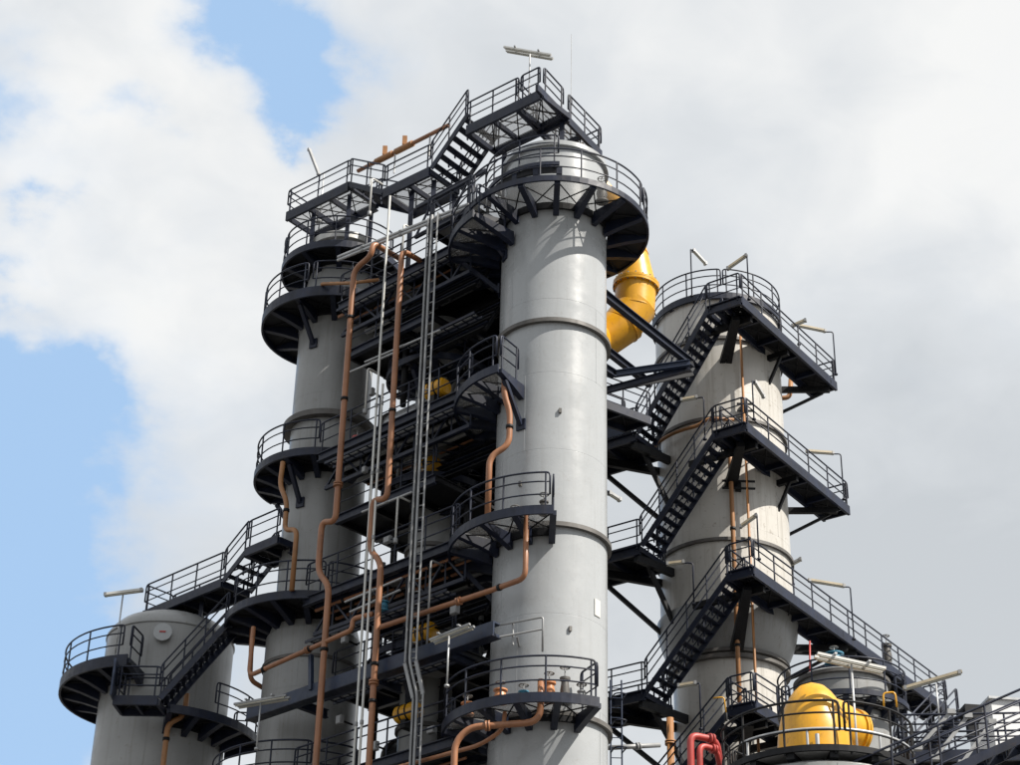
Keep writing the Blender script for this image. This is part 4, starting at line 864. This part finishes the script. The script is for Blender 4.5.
# vessel behind the dome
Fc = PY(842, 690, 57.0); zf = PY(842, 664, 57 - 1.6).z; th = T('round_vessel', 'grey flat topped vessel half hidden under the long walkway', 'vessel', (Fc.x, 57, 0))
column_shell(th, Fc.x, 57, 1.4, 0, zf, 'shell3', 2.4); lathe(th, 'vessel_roof', Fc.x, 57, [(1.4, zf), (1.2, zf + .15), (.02, zf + .3)], 'shell', 48); flange(th, Fc.x, 57, 1.4, zf - .1, .1, .12)
ring_platform('railed platform round the vessel half hidden under the long walkway', Fc.x, 57, zf - 1.0, 1.46, 2.0, -110, 70, 7, [(-108, 68)], 'grate', False, rimh=.1)
valve('teal blue valve on the vessel under the long walkway', V((Fc.x, 57, zf + .2)) + dirv(rad(-20)) * 1.0, 'teal', .5, .25)
valve('dark motor valve near the end of the long walkway', cor[2] + U3 * 10.4 + V3 * .2, 'ring', 1.2, .16)
# end stair of the long walkway and the near stair at the right edge
e = cor[2] + U3 * 15.1
th = T('end_stair', 'steep dark stair dropping from the end of the long walkway', 'stairs', PY(905, 760, 55)); a = PY(948, 712, 56); b = PY(900, 765, 53.5)
stair_flight(th, b, a, V((.5, .7, 0)), .24, 'navy')
th = T('near_stair', 'dark railed stair climbing to the right picture edge', 'stairs', PY(830, 800, 41)); az = rad(92)
a = PY(842, 815, 41.0); b = PV(1040, 728, a, az); stair_flight(th, a, b, V((.0, .95, 0)), .2, 'navy', (True, True), 1.05)
c = b + V((3, -.2, 0)); flat_deck(th, b, c, V((0, .95, 0)), 'plate', bay=1.0)
for t in (.2, .6, .95): p = a.lerp(b, t) + V((0, .5, -.2)); beam(th, 'support_post', p, setz(p, 0), .16, .16, 'navy')
th = T('yard_platform', 'dark railed platform crowded with pipes right of the yellow dome', 'platform', PY(960, 745, 48)); a = PY(900, 752, 48); b = PZ(1040, 712, a.z); b = PV(1060, 716, a, rad(97)); b.z = a.z
flat_deck(th, a, b, V((.15, 1.3, 0)), 'plate', bay=1.1, ends=(True, False))
for t in (.05, .5, .95): p = a.lerp(b, t) + V((0, .6, -.25)); beam(th, 'support_post', p, setz(p, 0), .18, .18, 'navy')
for i, (x0, y0, x1, y1, lab) in enumerate(((918, 748, 951, 712, 'left'), (935, 758, 968, 716, 'middle'), (962, 763, 992, 722, 'right'))):
    th = T('pale_brace', '%s of the three pale slanting braces right of the yellow dome' % lab, 'brace', PY(x0, y0, 46.5), 'pale braces'); beam(th, 'brace_bar', PY(x0, y0, 46.5), PY(x1, y1, 46.5), .06, .09, 'galvd', 'channel'); box(th, 'end_plate', PY(x1, y1, 46.5), V((1, 0, 0)), (.2, .16, .12), 'galvd'); box(th, 'foot_plate', PY(x0, y0, 46.5), V((1, 0, 0)), (.2, .16, .12), 'galvd')
th = T('equipment_shed', 'pale clad box shed at the right picture edge', 'shed', V((PY(1010, 745, 60).x, 61, 0)))
a = PY(983, 698, 60); b = PY(1040, 745, 60); zz = PY(1000, 700, 60).z
box(th, 'shed_body', V(((a.x + b.x) / 2 + .6, 61.2, zz - 1.3)), V((1, .12, 0)), (b.x - a.x + 1.0, 2.2, 2.6), 'cladding'); box(th, 'roof_slab', V(((a.x + b.x) / 2 + .6, 61.2, zz + .04)), V((1, .12, 0)), (b.x - a.x + 1.2, 2.4, .08), 'galv')
for x in (a.x + .3, b.x + .6): beam(th, 'shed_leg', V((x, 60.6, zz - 2.6)), V((x, 60.6, 0)), .2, .2, 'galvd')
for x in (a.x + .35, a.x + .9): box(th, 'wall_rib', V((x, 60.05 + .1, zz - 1.3)), V((1, .12, 0)), (.05, .05, 2.5), 'galv')
th = T('motor_unit', 'black motor box on a stand before the pale shed', 'motor', PY(971, 726, 54)); p = PY(971, 714, 54); box(th, 'motor_body', p, V((1, .1, 0)), (.5, .5, .42), 'black'); bar(th, 'motor_end', p + V((-.4, 0, 0)), p + V((.42, 0, 0)), .14, 'black', 12); box(th, 'motor_stand', p - up * .5, V((1, 0, 0)), (.3, .3, .6), 'black')
# ladder cage and column right of the middle column, lower
th = T('access_ladder', 'caged ladder peeping out right of the middle column low down', 'ladder', PY(612, 765, 53.3)); p = PY(611, 765, 53.3); p = setz(p, p.z - 2); hh = 4.6
for dx in (0, .32): bar(th, 'side_rail', p + V((dx, .1, 0)), p + V((dx, .1, hh)), .025, 'navy2', 6)
for i in range(15): bar(th, 'rung', p + V((0, .1, .3 * i + .15)), p + V((.32, .1, .3 * i + .15)), .014, 'navy2', 6)
for i in range(4):
    z = 1.6 + i * .8; tube(th, 'cage_hoop', [p + V((0, .1, z)), p + V((.1, -.45, z)), p + V((.45, -.45, z)), p + V((.32, .1, z))], .022, 'navy', .2)
pipe('ochre pipe stub under the third stair landing', [PY(670, 718, 60), setz(PY(670, 718, 60), 10)], .15, 'brown2', n=16, flanges=((0, .06),))
pipe('grey horizontal pipe stub right of the middle column at the bottom', [PY(605, 748, 54), PY(660, 745, 54.5)], .07, 'galvd', flanges=((0, .6),))
